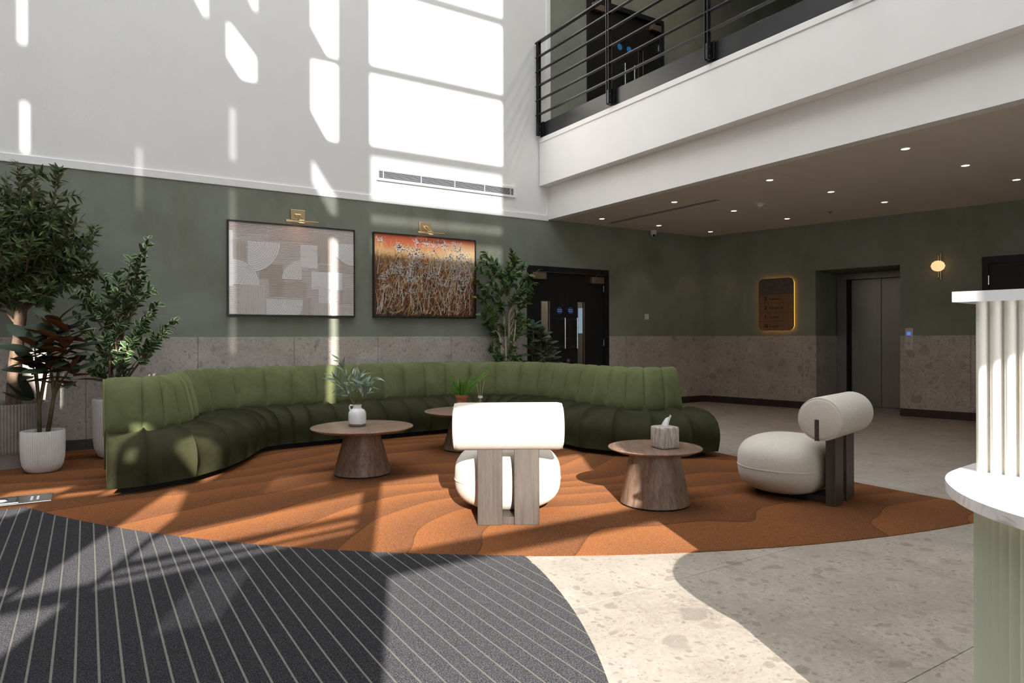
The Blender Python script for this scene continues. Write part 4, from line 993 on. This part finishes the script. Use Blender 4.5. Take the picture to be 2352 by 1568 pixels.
obj('stem', sm, BARK, fv, 60); put_leaves(fv, leaf_mesh('leaf', L_FICV, .085, .044, .22, .12, 6, .8, .42), ms)

# ------------------------------------------------------------------ plants behind the sofa corner
fr2 = thing('weeping_fig', 'green weeping fig with pale stems beside the double doors', 'plant', (4.86, 7.79, .004))
obj('pot', MB().lathe([(.0001,0),(.09,0),(.125,.05),(.135,.2),(.138,.4),(.128,.4),(.125,.36),(.0001,.35)], 32), POTW, fr2, 40)
sm = MB(); ms = []
for (a, b, c_) in (((-.02, 0, .35), (-.02, 0, 1.2), (-.10, 0, 1.9)), ((.02, .02, .35), (.03, .02, 1.3), (.05, .02, 2.0)), ((.05, 0, .35), (.08, -.02, .9), (.14, -.03, 1.5)), ((-.03, .02, .35), (-.09, .0, 1.1), (-.13, .02, 1.3))):
    sm.tube([cz(*a), cz(*a).lerp(cz(*b), .5) + cr*.012, cz(*b), cz(*b).lerp(cz(*c_), .5), cz(*c_)], [.015, .014, .013, .011, .008], 7)
tips = [(-.36,0,2.20),(-.40,-.05,2.08),(-.28,.03,2.30),(-.16,-.03,2.16),(-.06,.03,2.0),(.08,0,2.30),(.14,-.05,2.20),(.03,-.08,2.08),(.24,0,2.12),(.30,-.03,1.98),(.38,.0,1.88),(.26,-.1,1.80),(.36,.04,1.76),(-.42,-.03,1.90),(-.34,.05,1.78),(-.40,0,1.70),(-.2,-.12,1.85),(.0,-.12,1.85),(.12,-.1,1.7),(.28,.03,1.6),(-.25,-.05,1.55),(-.34,0,1.45),(-.28,.03,1.32),(-.1,-.1,1.6),(.2,-.05,1.45),(.28,-.02,1.35),(-.2,.03,1.2),(-.05,-.06,1.3),(.14,0,1.2),(-.22,0,1.0),(-.12,-.05,.86),(.1,-.05,1.0),(.18,0,.86),(.12,-.15,2.0),(-.1,-.15,2.02)]
for (r_, d_, z_) in tips:
    t_ = cz(r_, d_, z_); f0 = cz(r_*.15, 0, max(.7, min(1.75, z_ - .28 - abs(r_)*.3))); q = curve(f0, t_, .04, 6, .02, rn)
    sm.tube(q, [.007, .006, .005, .004, .003, .003, .002], 5); ms += leafy(q, 28, .98, rn, .75, .3, .1)
obj('stem', sm, BARKP, fr2, 60); put_leaves(fr2, leaf_mesh('leaf', L_FICR, .088, .042, .25, .12, 6, .85, .42), ms)
rp2 = thing('broadleaf_plant', 'grey green broad-leaved plant in front of the black double doors', 'plant', (5.36, 7.72, .004))
obj('pot', MB().lathe([(.0001,0),(.10,0),(.13,.05),(.14,.2),(.14,.36),(.13,.36),(.128,.33),(.0001,.32)], 32), POTW, rp2, 40)
sm = MB(); ms = []
for w_ in ((-.10, 0, 1.32), (.02, -.03, 1.22), (.12, 0, 1.10), (-.12, -.04, 1.02), (.05, -.06, .98), (.16, -.02, .88), (-.08, -.05, .78), (-.02, .02, 1.12)):
    top = cz(*w_); q = curve(cz(w_[0]*.2, 0, .3), top, 0, 5, .01, rn); sm.tube(q, [.012, .011, .01, .008, .006, .004], 6)
    for k in range(9):
        a = k*2.4 + rn.random(); e = -.1 + .9*k/9; d = Vector((math.cos(a)*math.cos(e), math.sin(a)*math.cos(e), math.sin(e)))
        ms.append(orient(top - UP*(.15*(1-k/9)), d, UP - cf*.5 + d*.1, rn.uniform(.85, 1.2)))
obj('stem', sm, STEMG, rp2, 60); put_leaves(rp2, leaf_mesh('leaf', L_RUB2, .17, .075, .12, .1, 6, .75, .5), ms)

# ------------------------------------------------------------------ reception desk
dk = thing('reception_desk', 'sage and cream fluted reception desk with white marble tops', 'desk', (2.1, .2, 0))
DP = (2.1, .2, 0)
edge = [(2.30,.945),(2.2,.94),(2.11,.932),(2.01,.917),(1.925,.888),(1.85,.846),(1.775,.79),(1.715,.728),(1.668,.66),(1.632,.58),(1.598,.46),(1.572,.32),(1.555,.15),(1.545,-.1),(1.54,-.4),(1.54,-.9)]
def smooth_path(p, n_=6):
    out = []
    for i in range(len(p)-1):
        p0, p1, p2, p3 = (Vector(p[max(0, min(len(p)-1, k))]) for k in (i-1, i, i+1, i+2))
        for k in range(n_):
            t_ = k/n_; out.append(.5*((2*p1) + (p2-p0)*t_ + (2*p0-5*p1+4*p2-p3)*t_*t_ + (3*p1-p0-3*p2+p3)*t_**3))
    out.append(Vector(p[-1])); return out
ed = smooth_path(edge)
obj('counter_top', loc(MB().prism([tuple(p) for p in reversed(ed)] + [(2.30, .945), (2.7, .945), (2.7, -.9)][1:], .745, .772), DP), MARBLE, dk)
# fluted sage front, inset from the marble edge, scalloped at equal steps along its length
ins = []
for i, p in enumerate(ed):
    t_ = (ed[min(i+1, len(ed)-1)] - ed[max(i-1, 0)]).normalized(); nrm = Vector((-t_.y, t_.x)); ins.append(p + nrm*.062)
dist = [0]
for a, b in zip(ins[:-1], ins[1:]): dist.append(dist[-1] + (b-a).length)
def at(s_):
    for i in range(len(ins)-1):
        if dist[i+1] >= s_: return ins[i].lerp(ins[i+1], (s_-dist[i])/max(1e-9, dist[i+1]-dist[i])), (ins[i+1]-ins[i]).normalized()
    return ins[-1], (ins[-1]-ins[-2]).normalized()
FW = .036; nf = int(dist[-1]/FW); poly = []
for k in range(nf*6):
    s_ = k*FW/6; p, t_ = at(s_); nrm = Vector((-t_.y, t_.x)); ph = (k % 6)/6
    poly.append(p + nrm*(.017*(math.sin(PI*ph)**.8)))
obj('fluted_front', loc(MB().prism([tuple(p) for p in reversed(poly)] + [(2.6, poly[0].y), (2.6, poly[-1].y)], 0, .745), DP), SAGE, dk, 25)
led = [at(s_ * .05)[0] - Vector((-at(s_*.05)[1].y, at(s_*.05)[1].x))*.012 for s_ in range(2, int(dist[-1]/.05))]
obj('led_strip', loc(MB().tube([(p.x, p.y, .742) for p in led], .0025, 4), DP), LEDS, dk, label='warm light strip under the marble edge')
# cream upright behind the counter: rows of half-round ribs under a marble shelf
ud = Vector((.06, -1)).normalized(); un = Vector((ud.y, -ud.x)) ; un = Vector((-1, -.06)).normalized()
T0 = Vector((2.09, .888))
q = [T0, T0 + ud*1.7, T0 + ud*1.7 - un*.28, T0 - un*.28]
obj('upright_panel', loc(MB().prism([tuple(p - un*.012) for p in q][::-1], .60, 1.243), DP), FLUTEW, dk)
rib = None; RW = .0335
for k in range(50):
    c_ = T0 + ud*(RW*(k+.5)); pr = []
    for i in range(9):
        a = PI*i/8; pr.append(c_ - ud*(math.cos(a)*RW*.43) + un*(-.012 + .020*math.sin(a)**.8))
    obj('rib', loc(MB().prism([tuple(p) for p in pr][::-1], .772, 1.243), DP), FLUTEW, dk, 50)
sd_ = Vector((.14, -.99)).normalized(); sn = Vector((-.99, -.14)).normalized(); s0 = T0 - sd_*.045 + sn*.03
q = [s0, s0 + sd_*1.85, s0 + sd_*1.85 - sn*.40, s0 - sn*.40]
obj('marble_shelf', loc(MB().prism([tuple(p) for p in q][::-1], 1.243, 1.272), DP), MARBLE, dk)
